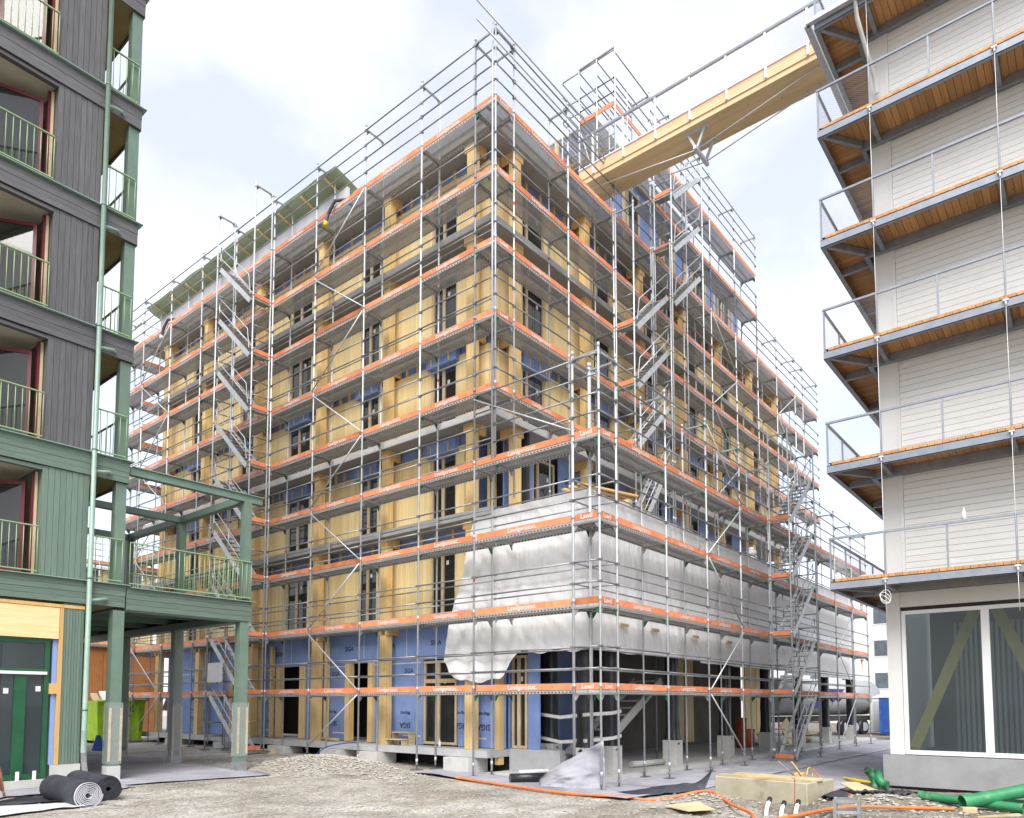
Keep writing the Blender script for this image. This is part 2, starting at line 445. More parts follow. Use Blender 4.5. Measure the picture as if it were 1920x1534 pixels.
def ground_mat():
    m, t, b, o = newmat('gravel_ground')
    tc = N(t, 'ShaderNodeTexCoord')
    n1 = N(t, 'ShaderNodeTexNoise')
    n1.inputs['Scale'].default_value = 0.55
    n1.inputs['Detail'].default_value = 6
    n1.inputs['Roughness'].default_value = 0.62
    n2 = N(t, 'ShaderNodeTexNoise')
    n2.inputs['Scale'].default_value = 26
    n2.inputs['Detail'].default_value = 5
    vo = N(t, 'ShaderNodeTexVoronoi')
    vo.inputs['Scale'].default_value = 22
    for n in (n1, n2, vo):
        t.links.new(tc.outputs['Object'], n.inputs['Vector'])
    r1 = N(t, 'ShaderNodeValToRGB')
    e = r1.color_ramp.elements
    e[0].position, e[0].color = 0.34, (*S(142, 137, 127), 1)
    e[1].position, e[1].color = 0.62, (*S(182, 179, 172), 1)
    k = e.new(0.47)
    k.color = (*S(166, 161, 152), 1)
    t.links.new(n1.outputs['Fac'], r1.inputs['Fac'])
    r2 = N(t, 'ShaderNodeValToRGB')
    r2.color_ramp.elements[0].position, r2.color_ramp.elements[0].color = 0.36, (0.58, 0.58, 0.58, 1)
    r2.color_ramp.elements[1].position, r2.color_ramp.elements[1].color = 0.58, (1.08, 1.07, 1.05, 1)
    t.links.new(n2.outputs['Fac'], r2.inputs['Fac'])
    mu = N(t, 'ShaderNodeMix', data_type='RGBA', blend_type='MULTIPLY')
    mu.inputs['Factor'].default_value = 0.75
    t.links.new(r1.outputs['Color'], mu.inputs['A'])
    t.links.new(r2.outputs['Color'], mu.inputs['B'])
    n4 = N(t, 'ShaderNodeTexNoise')
    n4.inputs['Scale'].default_value = 0.9
    n4.inputs['Detail'].default_value = 4
    n4.inputs['Distortion'].default_value = 1.2
    mp4 = N(t, 'ShaderNodeMapping')
    mp4.inputs['Rotation'].default_value = (0, 0, 0.9)
    mp4.inputs['Scale'].default_value = (0.45, 1.5, 1)
    t.links.new(tc.outputs['Object'], mp4.inputs['Vector'])
    t.links.new(mp4.outputs['Vector'], n4.inputs['Vector'])
    r4 = N(t, 'ShaderNodeValToRGB')
    r4.color_ramp.elements[0].position, r4.color_ramp.elements[0].color = 0.36, (0.70, 0.66, 0.60, 1)
    r4.color_ramp.elements[1].position, r4.color_ramp.elements[1].color = 0.52, (1, 1, 1, 1)
    t.links.new(n4.outputs['Fac'], r4.inputs['Fac'])
    m4 = N(t, 'ShaderNodeMix', data_type='RGBA', blend_type='MULTIPLY')
    m4.inputs['Factor'].default_value = 0.85
    t.links.new(mu.outputs['Result'], m4.inputs['A'])
    t.links.new(r4.outputs['Color'], m4.inputs['B'])
    mu = m4
    # dug-up darker soil on the side of the white building
    dt = N(t, 'ShaderNodeVectorMath', operation='DOT_PRODUCT')
    dt.inputs[1].default_value = (0.633, -0.774, 0)
    t.links.new(tc.outputs['Object'], dt.inputs[0])
    ma = N(t, 'ShaderNodeMath', operation='MULTIPLY_ADD')
    ma.inputs[1].default_value = 5.0
    t.links.new(n1.outputs['Fac'], ma.inputs[0])
    t.links.new(dt.outputs['Value'], ma.inputs[2])
    ms = N(t, 'ShaderNodeMapRange')
    ms.inputs['From Min'].default_value, ms.inputs['From Max'].default_value = 6.6, 8.0
    t.links.new(ma.outputs[0], ms.inputs['Value'])
    m5 = N(t, 'ShaderNodeMix', data_type='RGBA', blend_type='MULTIPLY')
    m5.inputs['B'].default_value = (0.60, 0.57, 0.53, 1)
    t.links.new(ms.outputs[0], m5.inputs['Factor'])
    t.links.new(mu.outputs['Result'], m5.inputs['A'])
    mu = m5
    hs = N(t, 'ShaderNodeHueSaturation')
    mr = N(t, 'ShaderNodeMapRange')
    mr.inputs['To Min'].default_value, mr.inputs['To Max'].default_value = 0.7, 1.15
    sp = N(t, 'ShaderNodeSeparateColor')
    t.links.new(vo.outputs['Color'], sp.inputs[0])
    t.links.new(sp.outputs[0], mr.inputs['Value'])
    t.links.new(mr.outputs[0], hs.inputs['Value'])
    t.links.new(mu.outputs['Result'], hs.inputs['Color'])
    t.links.new(hs.outputs['Color'], b.inputs['Base Color'])
    b.inputs['Roughness'].default_value = 0.95
    bp = N(t, 'ShaderNodeBump')
    bp.inputs['Strength'].default_value = 0.7
    bp.inputs['Distance'].default_value = 0.03
    t.links.new(n2.outputs['Fac'], bp.inputs['Height'])
    t.links.new(bp.outputs['Normal'], b.inputs['Normal'])
    return m
M['ground'] = ground_mat()
M['stone'] = pm('stone_chips', S(188, 183, 174), S(132, 127, 118), 9, rough=0.95, orand=0, nrough=0.8)

# ------------------------------------------------------------------ building blocks
BASE = {}
def thing(name, label, cat, loc=(0, 0, 0), group=None, kind=None):
    o = D.objects.new(name, None)
    o.empty_display_size = 0.3
    COL.objects.link(o)
    o.location = loc
    o['label'] = label
    o['category'] = cat
    if group:
        o['group'] = group
    if kind:
        o['kind'] = kind
    BASE[o.name] = Vector(loc)
    return o

def tag(o, label, cat, group=None, kind=None):
    o['label'] = label
    o['category'] = cat
    if group:
        o['group'] = group
    if kind:
        o['kind'] = kind
    return o

def link(name, me, parent=None, loc=(0, 0, 0), rot=None):
    """one mesh object; loc is given in world space, parents are unrotated"""
    o = D.objects.new(name, me)
    COL.objects.link(o)
    loc = Vector(loc)
    BASE[o.name] = loc
    if parent is not None:
        o.parent = parent
        o.location = loc - BASE[parent.name]
    else:
        o.location = loc
    if rot is not None:
        o.rotation_euler = rot
    return o

class MB:
    """collects quads and tris, builds one mesh"""
    def __init__(s):
        s.v, s.f, s.sm = [], [], []
    def quad(s, *p):
        i = len(s.v)
        s.v += [tuple(q) for q in p]
        s.f.append(tuple(range(i, i + len(p))))
        s.sm.append(False)
    def box(s, x0, x1, y0, y1, z0, z1):
        i = len(s.v)
        s.v += [(x0, y0, z0), (x1, y0, z0), (x1, y1, z0), (x0, y1, z0), (x0, y0, z1), (x1, y0, z1), (x1, y1, z1), (x0, y1, z1)]
        s.f += [(i, i + 3, i + 2, i + 1), (i + 4, i + 5, i + 6, i + 7), (i, i + 1, i + 5, i + 4), (i + 1, i + 2, i + 6, i + 5), (i + 2, i + 3, i + 7, i + 6), (i + 3, i, i + 4, i + 7)]
        s.sm += [False] * 6
    def tube(s, A, B, r, n=8, cap=True, r2=None):
        A, B = Vector(A), Vector(B)
        d = (B - A).normalized()
        a = d.orthogonal().normalized()
        b = d.cross(a)
        i = len(s.v)
        r2 = r if r2 is None else r2
        for P, rr in ((A, r), (B, r2)):
            for k in range(n):
                t = 2 * math.pi * k / n
                s.v.append(tuple(P + (a * math.cos(t) + b * math.sin(t)) * rr))
        for k in range(n):
            s.f.append((i + k, i + (k + 1) % n, i + n + (k + 1) % n, i + n + k))
            s.sm.append(True)
        if cap:
            s.f.append(tuple(i + n - 1 - k for k in range(n)))
            s.f.append(tuple(i + n + k for k in range(n)))
            s.sm += [False, False]
    def path(s, pts, r, n=8):
        pts = [Vector(p) for p in pts]
        i = len(s.v)
        up = Vector((0, 0, 1))
        for q, P in enumerate(pts):
            d = (pts[min(q + 1, len(pts) - 1)] - pts[max(q - 1, 0)]).normalized()
            a = d.cross(up)
            if a.length < 1e-3:
                a = d.cross(Vector((1, 0, 0)))
            a.normalize()
            b = a.cross(d)
            for k in range(n):
                t = 2 * math.pi * k / n
                s.v.append(tuple(P + (a * math.cos(t) + b * math.sin(t)) * r))
        for q in range(len(pts) - 1):
            for k in range(n):
                s.f.append((i + q * n + k, i + q * n + (k + 1) % n, i + (q + 1) * n + (k + 1) % n, i + (q + 1) * n + k))
                s.sm.append(True)
        s.f.append(tuple(i + k for k in range(n)))
        s.f.append(tuple(i + (len(pts) - 1) * n + n - 1 - k for k in range(n)))
        s.sm += [False, False]
    def beam(s, A, B, wd, h, up=(0, 0, 1)):
        A, B, up = Vector(A), Vector(B), Vector(up)
        d = (B - A).normalized()
        a = d.cross(up)
        if a.length < 1e-4:
            a = d.orthogonal()
        a.normalize()
        b = a.cross(d).normalized()
        i = len(s.v)
        for P in (A, B):
            for q, e in ((-1, -1), (1, -1), (1, 1), (-1, 1)):
                s.v.append(tuple(P + a * q * wd / 2 + b * e * h / 2))
        s.f += [(i, i + 1, i + 2, i + 3), (i + 7, i + 6, i + 5, i + 4)]
        s.f += [(i + k, i + 4 + k, i + 4 + (k + 1) % 4, i + (k + 1) % 4) for k in range(4)]
        s.sm += [False] * 6
    def poly(s, pts, axis, t):
        """prism: outline pts extruded by vector t"""
        i, n = len(s.v), len(pts)
        t = Vector(t)
        s.v += [tuple(p) for p in pts] + [tuple(Vector(p) + t) for p in pts]
        s.f.append(tuple(range(i, i + n)))
        s.f.append(tuple(range(i + 2 * n - 1, i + n - 1, -1)))
        s.sm += [False, False]
        for k in range(n):
            s.f.append((i + k, i + n + k, i + n + (k + 1) % n, i + (k + 1) % n))
            s.sm.append(False)
    def mesh(s, name, mat):
        me = D.meshes.new(name)
        me.from_pydata(s.v, [], s.f)
        me.polygons.foreach_set('use_smooth', s.sm)
        if mat:
            me.materials.append(M[mat] if isinstance(mat, str) else mat)
        me.update()
        return me
    def build(s, name, mat, parent=None, loc=(0, 0, 0), rot=None):
        """vertices are in world space; origin moved to loc"""
        L_ = Vector(loc)
        if L_.length:
            s.v = [(v[0] - L_.x, v[1] - L_.y, v[2] - L_.z) for v in s.v]
        return link(name, s.mesh(name, mat), parent, loc, rot)

CACHE = {}
def box(name, x0, x1, y0, y1, z0, z1, mat, parent):
    dx, dy, dz = x1 - x0, y1 - y0, z1 - z0
    key = ('box', round(dx, 3), round(dy, 3), round(dz, 3), mat)
    if key not in CACHE:
        b = MB()
        b.box(0, dx, 0, dy, 0, dz)
        CACHE[key] = b.mesh(name, mat)
    return link(name, CACHE[key], parent, (x0, y0, z0))

def along(A, B):
    return (Vector(B) - Vector(A)).to_track_quat('Z', 'Y').to_euler()

def bar(name, A, B, r, mat, parent, n=8):
    """tube between two points, mesh shared between equal lengths"""
    A, B = Vector(A), Vector(B)
    ln = round((B - A).length, 2)
    key = ('bar', ln, r, mat, n)
    if key not in CACHE:
        b = MB()
        b.tube((0, 0, 0), (0, 0, ln), r, n)
        CACHE[key] = b.mesh(name, mat)
    return link(name, CACHE[key], parent, A, along(A, B))

def rail(name, A, B, parent, mat='rail', r=0.0205):
    """guard rail: tube with flattened wedge ends"""
    A, B = Vector(A), Vector(B)
    ln = round((B - A).length, 2)
    key = ('rail', ln, mat, r)
    if key not in CACHE:
        b = MB()
        b.tube((0, 0, 0.06), (0, 0, ln - 0.06), r, 8)
        for z in (0.0, ln):
            b.box(-0.012, 0.012, -0.03, 0.03, z - 0.07 if z else 0.0, z if z else 0.07)
        CACHE[key] = b.mesh(name, mat)
    return link(name, CACHE[key], parent, A, along(A, B))

def text_mesh(s, size, mat, spacing=1.0, shear=0.0, bold=0.0):
    key = ('text', s, size, mat)
    if key in CACHE:
        return CACHE[key]
    cu = D.curves.new('lettering', 'FONT')
    cu.body = s
    cu.size = size
    cu.align_x, cu.align_y = 'CENTER', 'CENTER'
    cu.space_character = spacing
    cu.offset = bold
    cu.resolution_u = 2
    o = D.objects.new('lettering', cu)
    COL.objects.link(o)
    dg = bpy.context.evaluated_depsgraph_get()
    dg.update()
    me = D.meshes.new_from_object(o.evaluated_get(dg))
    D.objects.remove(o)
    me.materials.clear()
    me.materials.append(M[mat])
    CACHE[key] = me
    return me

FACE = {'-X': Matrix(((0, 0, -1), (-1, 0, 0), (0, 1, 0))).to_euler(), '-Y': Matrix(((1, 0, 0), (0, 0, -1), (0, 1, 0))).to_euler()}
def lettering(s, size, mat, parent, loc, face, spacing=1.0, bold=0.0, flip=False):
    rot = FACE[face].to_matrix()
    if flip:
        rot = rot @ Matrix.Rotation(math.pi, 3, 'Z')
    return link('lettering', text_mesh(s, size, mat, spacing, 0, bold), parent, loc, rot.to_euler())

def gz(x, y):
    """height of the ground"""
    u = x * 0.633 - y * 0.774
    t = min(max((2.5 - u) / 11.5, 0), 1)
    h = 0.28 * t * t * (3 - 2 * t)
    return h
# ------------------------------------------------------------------ ground
def sst(a, b, x):
    t = min(max((x - a) / (b - a), 0), 1)
    return t * t * (3 - 2 * t)

def mound(x, y, cx, cy, dx, dy, la, wa, h):
    """elongated heap: centre, direction, half length, half width, height"""
    n = math.hypot(dx, dy)
    dx, dy = dx / n, dy / n
    a = ((x - cx) * dx + (y - cy) * dy) / la
    b = (-(x - cx) * dy + (y - cy) * dx) / wa
    return h * math.exp(-(a * a * 1.2) ** 1.3 - b * b * 1.4)

def on_fleece(x, y):
    a = 1 if (14.9 < x < 44 and 4.6 < y < 9.9) or (12.95 < x < 15.2 and 7.4 < y < 14.6) else 0
    b = 1 if (3 < x < 10.4 and 15.7 < y < 30) else 0
    return a or b

def gh(x, y):
    h = gz(x, y)
    u_ = x * 0.633 - y * 0.774
    h += mound(x, y, 11.6, 15.4, -0.2, 1, 2.6, 1.0, 0.44)
    h += mound(x, y, 10.2, 13.4, 0.5, 1, 1.6, 0.9, 0.10)
    h += mound(x, y, 14.0, 6.4, 0.3, 1, 0.8, 0.6, 0.16)
    h += mound(x, y, 15.9, 3.6, 1, -0.8, 1.6, 0.55, 0.14)
    h -= mound(x, y, 13.9, 4.9, 1, -0.4, 0.9, 0.5, 0.22)
    if 1 < x < 26 and -3 < y < 26 and not on_fleece(x, y):
        fd = x * 0.774 + y * 0.633
        for f0 in (13.0, 14.75):
            q = fd - f0 - 0.3 * math.sin(u_ * 0.35 + 0.6)
            h += (-0.045 * math.exp(-(q / 0.16) ** 2) + 0.022 * math.exp(-((abs(q) - 0.28) / 0.10) ** 2)) * (0.5 + 0.5 * noise.noise(Vector((x * 0.5, y * 0.5, 9))) + 0.3)
        h += 0.035 * noise.noise(Vector((x * 0.8, y * 0.8, 0.3))) + 0.022 * noise.noise(Vector((x * 2.6, y * 2.6, 1.7))) + 0.012 * noise.noise(Vector((x * 7, y * 7, 3.1)))
    return h

def axis(a, b, fa, fb, step):
    xs = []
    q = fa
    d = step
    while q > a:
        d *= 1.35
        q -= d
        xs.append(q)
    xs = xs[::-1]
    n = int((fb - fa) / step)
    xs += [fa + step * k for k in range(n + 1)]
    q, d = xs[-1], step
    while q < b:
        d *= 1.35
        q += d
        xs.append(q)
    return xs
gxs, gys = axis(-400, 900, 2.5, 20.0, 0.1), axis(-400, 900, -1.0, 20.5, 0.1)
gm = D.meshes.new('ground')
gv = [(x, y, gh(x, y)) for y in gys for x in gxs]
nx = len(gxs)
gf = [(j * nx + i, j * nx + i + 1, (j + 1) * nx + i + 1, (j + 1) * nx + i) for j in range(len(gys) - 1) for i in range(nx - 1)]
gm.from_pydata(gv, [], gf)
gm.polygons.foreach_set('use_smooth', [True] * len(gf))
gm.materials.append(M['ground'])
go = link('ground', gm)
tag(go, 'pale trampled gravel ground of the building site', 'ground', kind='structure')

# loose stones: dense on the heap, sparse elsewhere
def stones():
    b = MB()
    rng = random.Random(3)
    def stone(x, y, s):
        z = gh(x, y)
        i = len(b.v)
        ax, ay, az = s * rng.uniform(0.6, 1.3), s * rng.uniform(0.6, 1.3), s * rng.uniform(0.25, 0.6)
        t = rng.uniform(0, 6.3)
        c, q = math.cos(t), math.sin(t)
        for (u, v, w_) in ((1, 0, 0.1), (0.2, 1, -0.1), (-1, 0.1, 0.2), (-0.1, -1, 0), (0.15, 0.1, 1), (0, 0, -1)):
            u, v, w_ = u + rng.uniform(-.3, .3), v + rng.uniform(-.3, .3), w_
            b.v.append((x + (u * c - v * q) * ax, y + (u * q + v * c) * ay, z + az * 0.5 + w_ * az))
        for k in range(4):
            b.f.append((i + k, i + (k + 1) % 4, i + 4))
            b.f.append((i + (k + 1) % 4, i + k, i + 5))
            b.sm += [False, False]
    for k in range(3600):
        a, p = rng.gauss(0, 0.46), rng.gauss(0, 0.55)
        x, y = 11.6 - 0.196 * a * 2.5 + 0.98 * p * 0.95, 15.4 + 0.98 * a * 2.5 + 0.196 * p * 0.95
        stone(x, y, rng.choice((0.016, 0.024, 0.035, 0.055)))
    for k in range(9000):
        x, y = rng.uniform(3.5, 18), rng.uniform(0.5, 17)
        if on_fleece(x, y) or x * 0.774 + y * 0.633 < 11.5:
            continue
        stone(x, y, rng.choice((0.010, 0.014, 0.02, 0.03)))
    for (cx, cy, n_) in ((14.0, 6.2, 260), (15.9, 3.7, 380), (15.6, 2.4, 160), (13.4, 4.3, 160)):
        for k in range(n_):
            stone(rng.gauss(cx, 0.55), rng.gauss(cy, 0.45), rng.choice((0.02, 0.035, 0.06)))
    return b
so_ = stones().build('gravel', 'stone')
tag(so_, 'loose grey stone chips scattered over the ground and heap', 'gravel', kind='stuff')

def drape(name, pts, mat, label, cat, step=0.22, lift=0.02, wr=0.012, seed=0, kind=None):
    """sheet lying on the ground over the convex quad pts (4 corners, x y)"""
    (ax, ay), (bx_, by), (cx, cy), (dx, dy) = pts
    nu = max(2, int(math.hypot(bx_ - ax, by - ay) / step))
    nv = max(2, int(math.hypot(dx - ax, dy - ay) / step))
    v, f = [], []
    for j in range(nv + 1):
        for i in range(nu + 1):
            s, t = i / nu, j / nv
            x = (1 - s) * (1 - t) * ax + s * (1 - t) * bx_ + s * t * cx + (1 - s) * t * dx
            y = (1 - s) * (1 - t) * ay + s * (1 - t) * by + s * t * cy + (1 - s) * t * dy
            if i in (0, nu) or j in (0, nv):
                x += 0.06 * noise.noise(Vector((x * 1.3, y * 1.3, seed)))
                y += 0.06 * noise.noise(Vector((x * 1.3, y * 1.3, seed + 5)))
            z = gh(x, y) + lift + wr * (1 + noise.noise(Vector((x * 1.7, y * 1.7, seed))))
            v.append((x, y, z))
    for j in range(nv):
        for i in range(nu):
            k = j * (nu + 1) + i
            f.append((k, k + 1, k + nu + 2, k + nu + 1))
    me = D.meshes.new(name)
    me.from_pydata(v, [], f)
    me.polygons.foreach_set('use_smooth', [True] * len(f))
    me.materials.append(M[mat])
    o = link(name, me)
    sm = o.modifiers.new('thickness', 'SOLIDIFY')
    sm.thickness = 0.006
    return tag(o, label, cat, kind=kind)
drape('fleece_mat', [(15.3, 4.75), (43, 4.75), (43, 7.3), (15.3, 7.3)], 'fleece', 'long grey fleece strip on the yard beside the white building', 'fleece', 0.35, 0.016, seed=1)
drape('fleece_mat', [(15.0, 7.2), (43, 7.2), (43, 9.85), (15.0, 9.85)], 'fleece', 'grey fleece strip under the feet of the scaffold beside the podium', 'fleece', 0.35, 0.03, seed=2)
drape('fleece_mat', [(13.0, 7.6), (15.2, 7.5), (15.3, 14.6), (13.3, 14.4)], 'fleece', 'grey fleece around the scaffold feet at the building corner', 'fleece', 0.2, 0.045, 0.02, seed=3)
drape('fleece_mat', [(6.3, 15.9), (10.0, 15.75), (10.3, 28.5), (6.3, 28.5)], 'fleece', 'dark grey fleece spread under the green terrace', 'fleece', 0.25, 0.016, 0.02, seed=4)
drape('fleece_mat', [(2.5, 15.35), (6.6, 15.3), (6.5, 16.6), (2.5, 16.6)], 'fleece', 'grey fleece strip along the foot of the green door', 'fleece', 0.2, 0.02, 0.02, seed=5)
drape('fleece_mat', [(2.2, 12.9), (5.0, 13.15), (5.1, 13.6), (2.2, 14.55)], 'fleece_w', 'pale fleece unrolled from the nearer mat roll', 'fleece', 0.15, 0.03, 0.01, seed=6)
drape('dimpled_mat', [(2.2, 14.6), (5.0, 13.9), (5.2, 14.9), (2.2, 15.6)], 'dimple', 'dark ribbed drainage mat lying flat before the door', 'mat', 0.15, 0.03, 0.01, seed=7)

# ------------------------------------------------------------------ scaffolds
def DZ(k):
    return 2.31 + 2.0 * (k - 1)
PW, OFF = 0.31, 0.73

def P3(ax, s, q, z):
    """point: s along the run, q across (0 = outer line, + toward the building)"""
    return (q, s, z) if ax == 'Y' else (s, q, z)

def plank_mesh(ln):
    key = ('plank', round(ln, 2))
    if key not in CACHE:
        b = MB()
        b.box(0.0, ln, 0, PW, -0.008, 0)
        b.box(0.0, ln, 0, 0.008, -0.075, -0.008)
        b.box(0.0, ln, PW - 0.008, PW, -0.075, -0.008)
        b.box(0.0, 0.05, 0.008, PW - 0.008, -0.07, -0.008)
        b.box(ln - 0.05, ln, 0.008, PW - 0.008, -0.07, -0.008)
        CACHE[key] = b.mesh('deck_plank', 'plank')
    return CACHE[key]

def standard_mesh(z0, z1):
    key = ('std', round(z1 - z0, 2), round(z0 % 2, 2))
    if key not in CACHE:
        b = MB()
        b.tube((0, 0, 0), (0, 0, z1 - z0), 0.027, 8)
        k = math.ceil((z0 - DZ(1) - 0.1) / 2.0)
        while True:
            z = DZ(1) + 0.1 + 2.0 * k - z0
            if z > z1 - z0:
                break
            if z > 0:
                b.tube((0, 0, z - 0.05), (0, 0, z + 0.05), 0.035, 8)
            k += 1
        CACHE[key] = b.mesh('standard', 'galv')
    return CACHE[key]

def bracket_mesh(ax, sgn, mat):
    """triangular corner plate under a transom"""
    key = ('brk', ax, sgn, mat)
    if key not in CACHE:
        b = MB()
        pts = [(0, 0.0), (0.135, 0.0), (0.10, -0.05), (0.03, -0.145), (0, -0.15)]
        if ax == 'Y':
            b.poly([(sgn * p, -0.006, z) for p, z in pts], 0, (0, 0.012, 0))
        else:
            b.poly([(-0.006, sgn * p, z) for p, z in pts], 0, (0.012, 0, 0))
        CACHE[key] = b.mesh('bracket', mat)
    return CACHE[key]

def coupler_mesh():
    if 'cpl' not in CACHE:
        b = MB()
        b.box(-0.036, 0.036, -0.036, 0.036, -0.022, 0.022)
        b.tube((-0.055, 0.0, 0.0), (0.055, 0, 0), 0.010, 6)
        b.tube((0.02, -0.06, 0.004), (0.02, 0.06, 0.004), 0.010, 6)
        CACHE['cpl'] = b.mesh('coupler', 'clamp')
    return CACHE['cpl']

def toe_text(parent, ax, s0, s1, q, z, small=False):
    s = 'Lawil' if small else 'Lawilgerüstet.'
    sz = 0.165
    mid = (s0 + s1) / 2
    if ax == 'Y':
        lettering(s, sz, 'print_white', parent, (q - 0.004, mid, z), '-X', bold=0.0022)
    else:
        lettering(s, sz, 'print_white', parent, (mid, q - 0.004, z), '-Y', bold=0.0022)

def scaffold_run(t, ax, line, pos, decks, zbase, ztop, inner=True, braces=(), toe_from=0, inner_dz=None, text=True, top_rails=(0.5, 0.95, 1.4, 1.9), skip_std=(), rng=None, detail=True, skip_out=(), inner_rails=True, base=True, skip_rail_bays=(), endcap=()):
    """a row of scaffold bays. ax: direction of the run; line: coordinate of the outer standards; pos: standard positions"""
    rng = rng or random.Random(int(line * 100))
    qi = line + OFF
    for i, s in enumerate(pos):
        for q, nm in ((line, 0), (qi, 1)):
            if (i, nm) in skip_std:
                continue
            x, y, _ = P3(ax, s, q, 0)
            z0 = zbase(x, y) if callable(zbase) else zbase
            if nm == 1 and not inner:
                continue
            zt = ztop if nm == 0 else ztop - 0.05
            link('standard', standard_mesh(z0 + 0.15, zt), t, (x, y, z0 + 0.15))
            if base:
                b_ = link('base_plate', base_mesh(), t, (x, y, z0))
            if rng.random() < 0.45 and detail:
                zz = rng.choice((3.6, 5.2, 7.4, 9.6, 11.5, 13.6, 15.7))
                if z0 < zz < zt:
                    link('marker_band', band_mesh(), t, (x, y, zz))
    for kd in decks:
        z = DZ(kd)
        for i, s in enumerate(pos):
            A, B = P3(ax, s, line, z - 0.06), P3(ax, s, qi, z - 0.06)
            nm_ = link('transom', transom_mesh(ax), t, A)
            for q, sg in ((line + 0.02, 1), (qi - 0.02, -1)):
                link('bracket', bracket_mesh(ax, sg, 'gusset' if rng.random() < 0.36 else 'galv_d'), t, P3(ax, s, q, z - 0.10))
            if detail:
                for dz in (0.5, 1.0):
                    link('coupler', coupler_mesh(), t, P3(ax, s, line, z + dz))
        top = kd == decks[-1]
        for i in range(len(pos) - 1):
            a, b = pos[i], pos[i + 1]
            ln = b - a
            if i in skip_out:
                continue
            for j in range(2):
                q = line + 0.04 + j * (PW + 0.03)
                if ax == 'Y':
                    if j:
                        link('deck_plank', plank_mesh(ln - 0.03), t, (q + PW, a + 0.015, z), (0, 0, math.pi / 2))
                    else:
                        link('deck_plank', plank_mesh(ln - 0.03), t, (q, b - 0.015, z), (0, 0, -math.pi / 2))
                elif j:
                    link('deck_plank', plank_mesh(ln - 0.03), t, (b - 0.015, q + PW, z), (0, 0, math.pi))
                else:
                    link('deck_plank', plank_mesh(ln - 0.03), t, (a + 0.015, q, z))
            old = rng.random() < 0.10
            tl = 0.03
            dqs = line - 0.006
            mt = 'toe_old' if old else 'toe'
            if ax == 'Y':
                tb = box('toe_board', line + 0.028, line + 0.056, a + tl, b - tl, z + 0.01, z + 0.165, mt, t)
                if text and not old:
                    toe_text(tb, ax, a, b, line + 0.028, z + 0.085, ln < 1.5)
            else:
                tb = box('toe_board', a + tl, b - tl, line + 0.028, line + 0.056, z + 0.01, z + 0.165, mt, t)
                if text and not old:
                    toe_text(tb, ax, a, b, line + 0.028, z + 0.085, ln < 1.5)
            if i in skip_rail_bays:
                continue
            hs = top_rails if top else (0.5, 1.0)
            for h in hs:
                rail('guard_rail', P3(ax, a, line - 0.03, z + h), P3(ax, b, line - 0.03, z + h), t)
            if inner and inner_rails and not top:
                for h in (0.52, 1.02):
                    rail('back_rail', P3(ax, a, qi + 0.035, z + h), P3(ax, b, qi + 0.035, z + h), t, 'galv_d')
        if top:
            for i, s in enumerate(pos):
                link('transom', transom_mesh(ax), t, P3(ax, s, line, z + 1.98))
                link('bracket', bracket_mesh(ax, 1, 'gusset' if rng.random() < 0.5 else 'galv_d'), t, P3(ax, s, line + 0.02, z + 1.95))
                link('bracket', bracket_mesh(ax, -1, 'galv_d'), t, P3(ax, s, qi - 0.02, z + 1.95))
    for (i, j, z0, z1) in braces:
        bar('diagonal_brace', P3(ax, pos[i], line - 0.06, z0), P3(ax, pos[j], line - 0.06, z1), 0.021, 'galv', t)

def base_mesh():
    if 'base' not in CACHE:
        b = MB()
        b.box(-0.075, 0.075, -0.075, 0.075, 0.03, 0.04)
        b.box(-0.16, 0.16, -0.10, 0.10, 0.0, 0.03)
        b.tube((0, 0, 0.04), (0, 0, 0.35), 0.019, 8)
        b.tube((0, 0, 0.13), (0, 0, 0.16), 0.04, 6)
        CACHE['base'] = b.mesh('base_plate', 'clamp')
    return CACHE['base']

def band_mesh():
    if 'band' not in CACHE:
        b = MB()
        b.tube((0, 0, 0), (0, 0, 0.09), 0.0285, 8, False)
        CACHE['band'] = b.mesh('marker_band', 'red')
    return CACHE['band']

def transom_mesh(ax):
    key = ('transom', ax)
    if key not in CACHE:
        b = MB()
        if ax == 'Y':
            b.box(0, OFF, -0.026, 0.026, -0.045, 0.0)
        else:
            b.box(-0.026, 0.026, 0, OFF, -0.045, 0.0)
        CACHE[key] = b.mesh('transom', 'galv_d')
    return CACHE[key]

LX, RY, PY = 13.97, 12.0, 8.82
left_pos = [12.0, 12.73, 14.86, 17.43, 20.0, 22.55, 25.15, 27.75, 30.4, 33.0, 35.6]
TERR = 7.36
gfn = lambda x, y: gh(x, y) + 0.03

# left face, from the street corner along to the far end
sA = thing('scaffold', 'tall nine-deck scaffold along the long timber facade facing left', 'scaffold', (LX, 22.5, 0))
br = []
for kd in range(0, 9):
    z0, z1 = (gz(LX, 18) + 0.35 if kd == 0 else DZ(kd) + 0.1), DZ(kd + 1) - 0.05
    br.append((3, 4, z0, z1) if kd % 2 else (4, 3, z0, z1))
    if kd % 2:
        br.append((8, 9, z0, z1))
    else:
        br.append((9, 8, z0, z1))
scaffold_run(sA, 'Y', LX, left_pos, list(range(1, 10)), gfn, DZ(9) + 2.15, braces=br, skip_std=((0, 0), (0, 1)), skip_out=(0,), skip_rail_bays=(0,))
for s in (left_pos[1],):
    pass

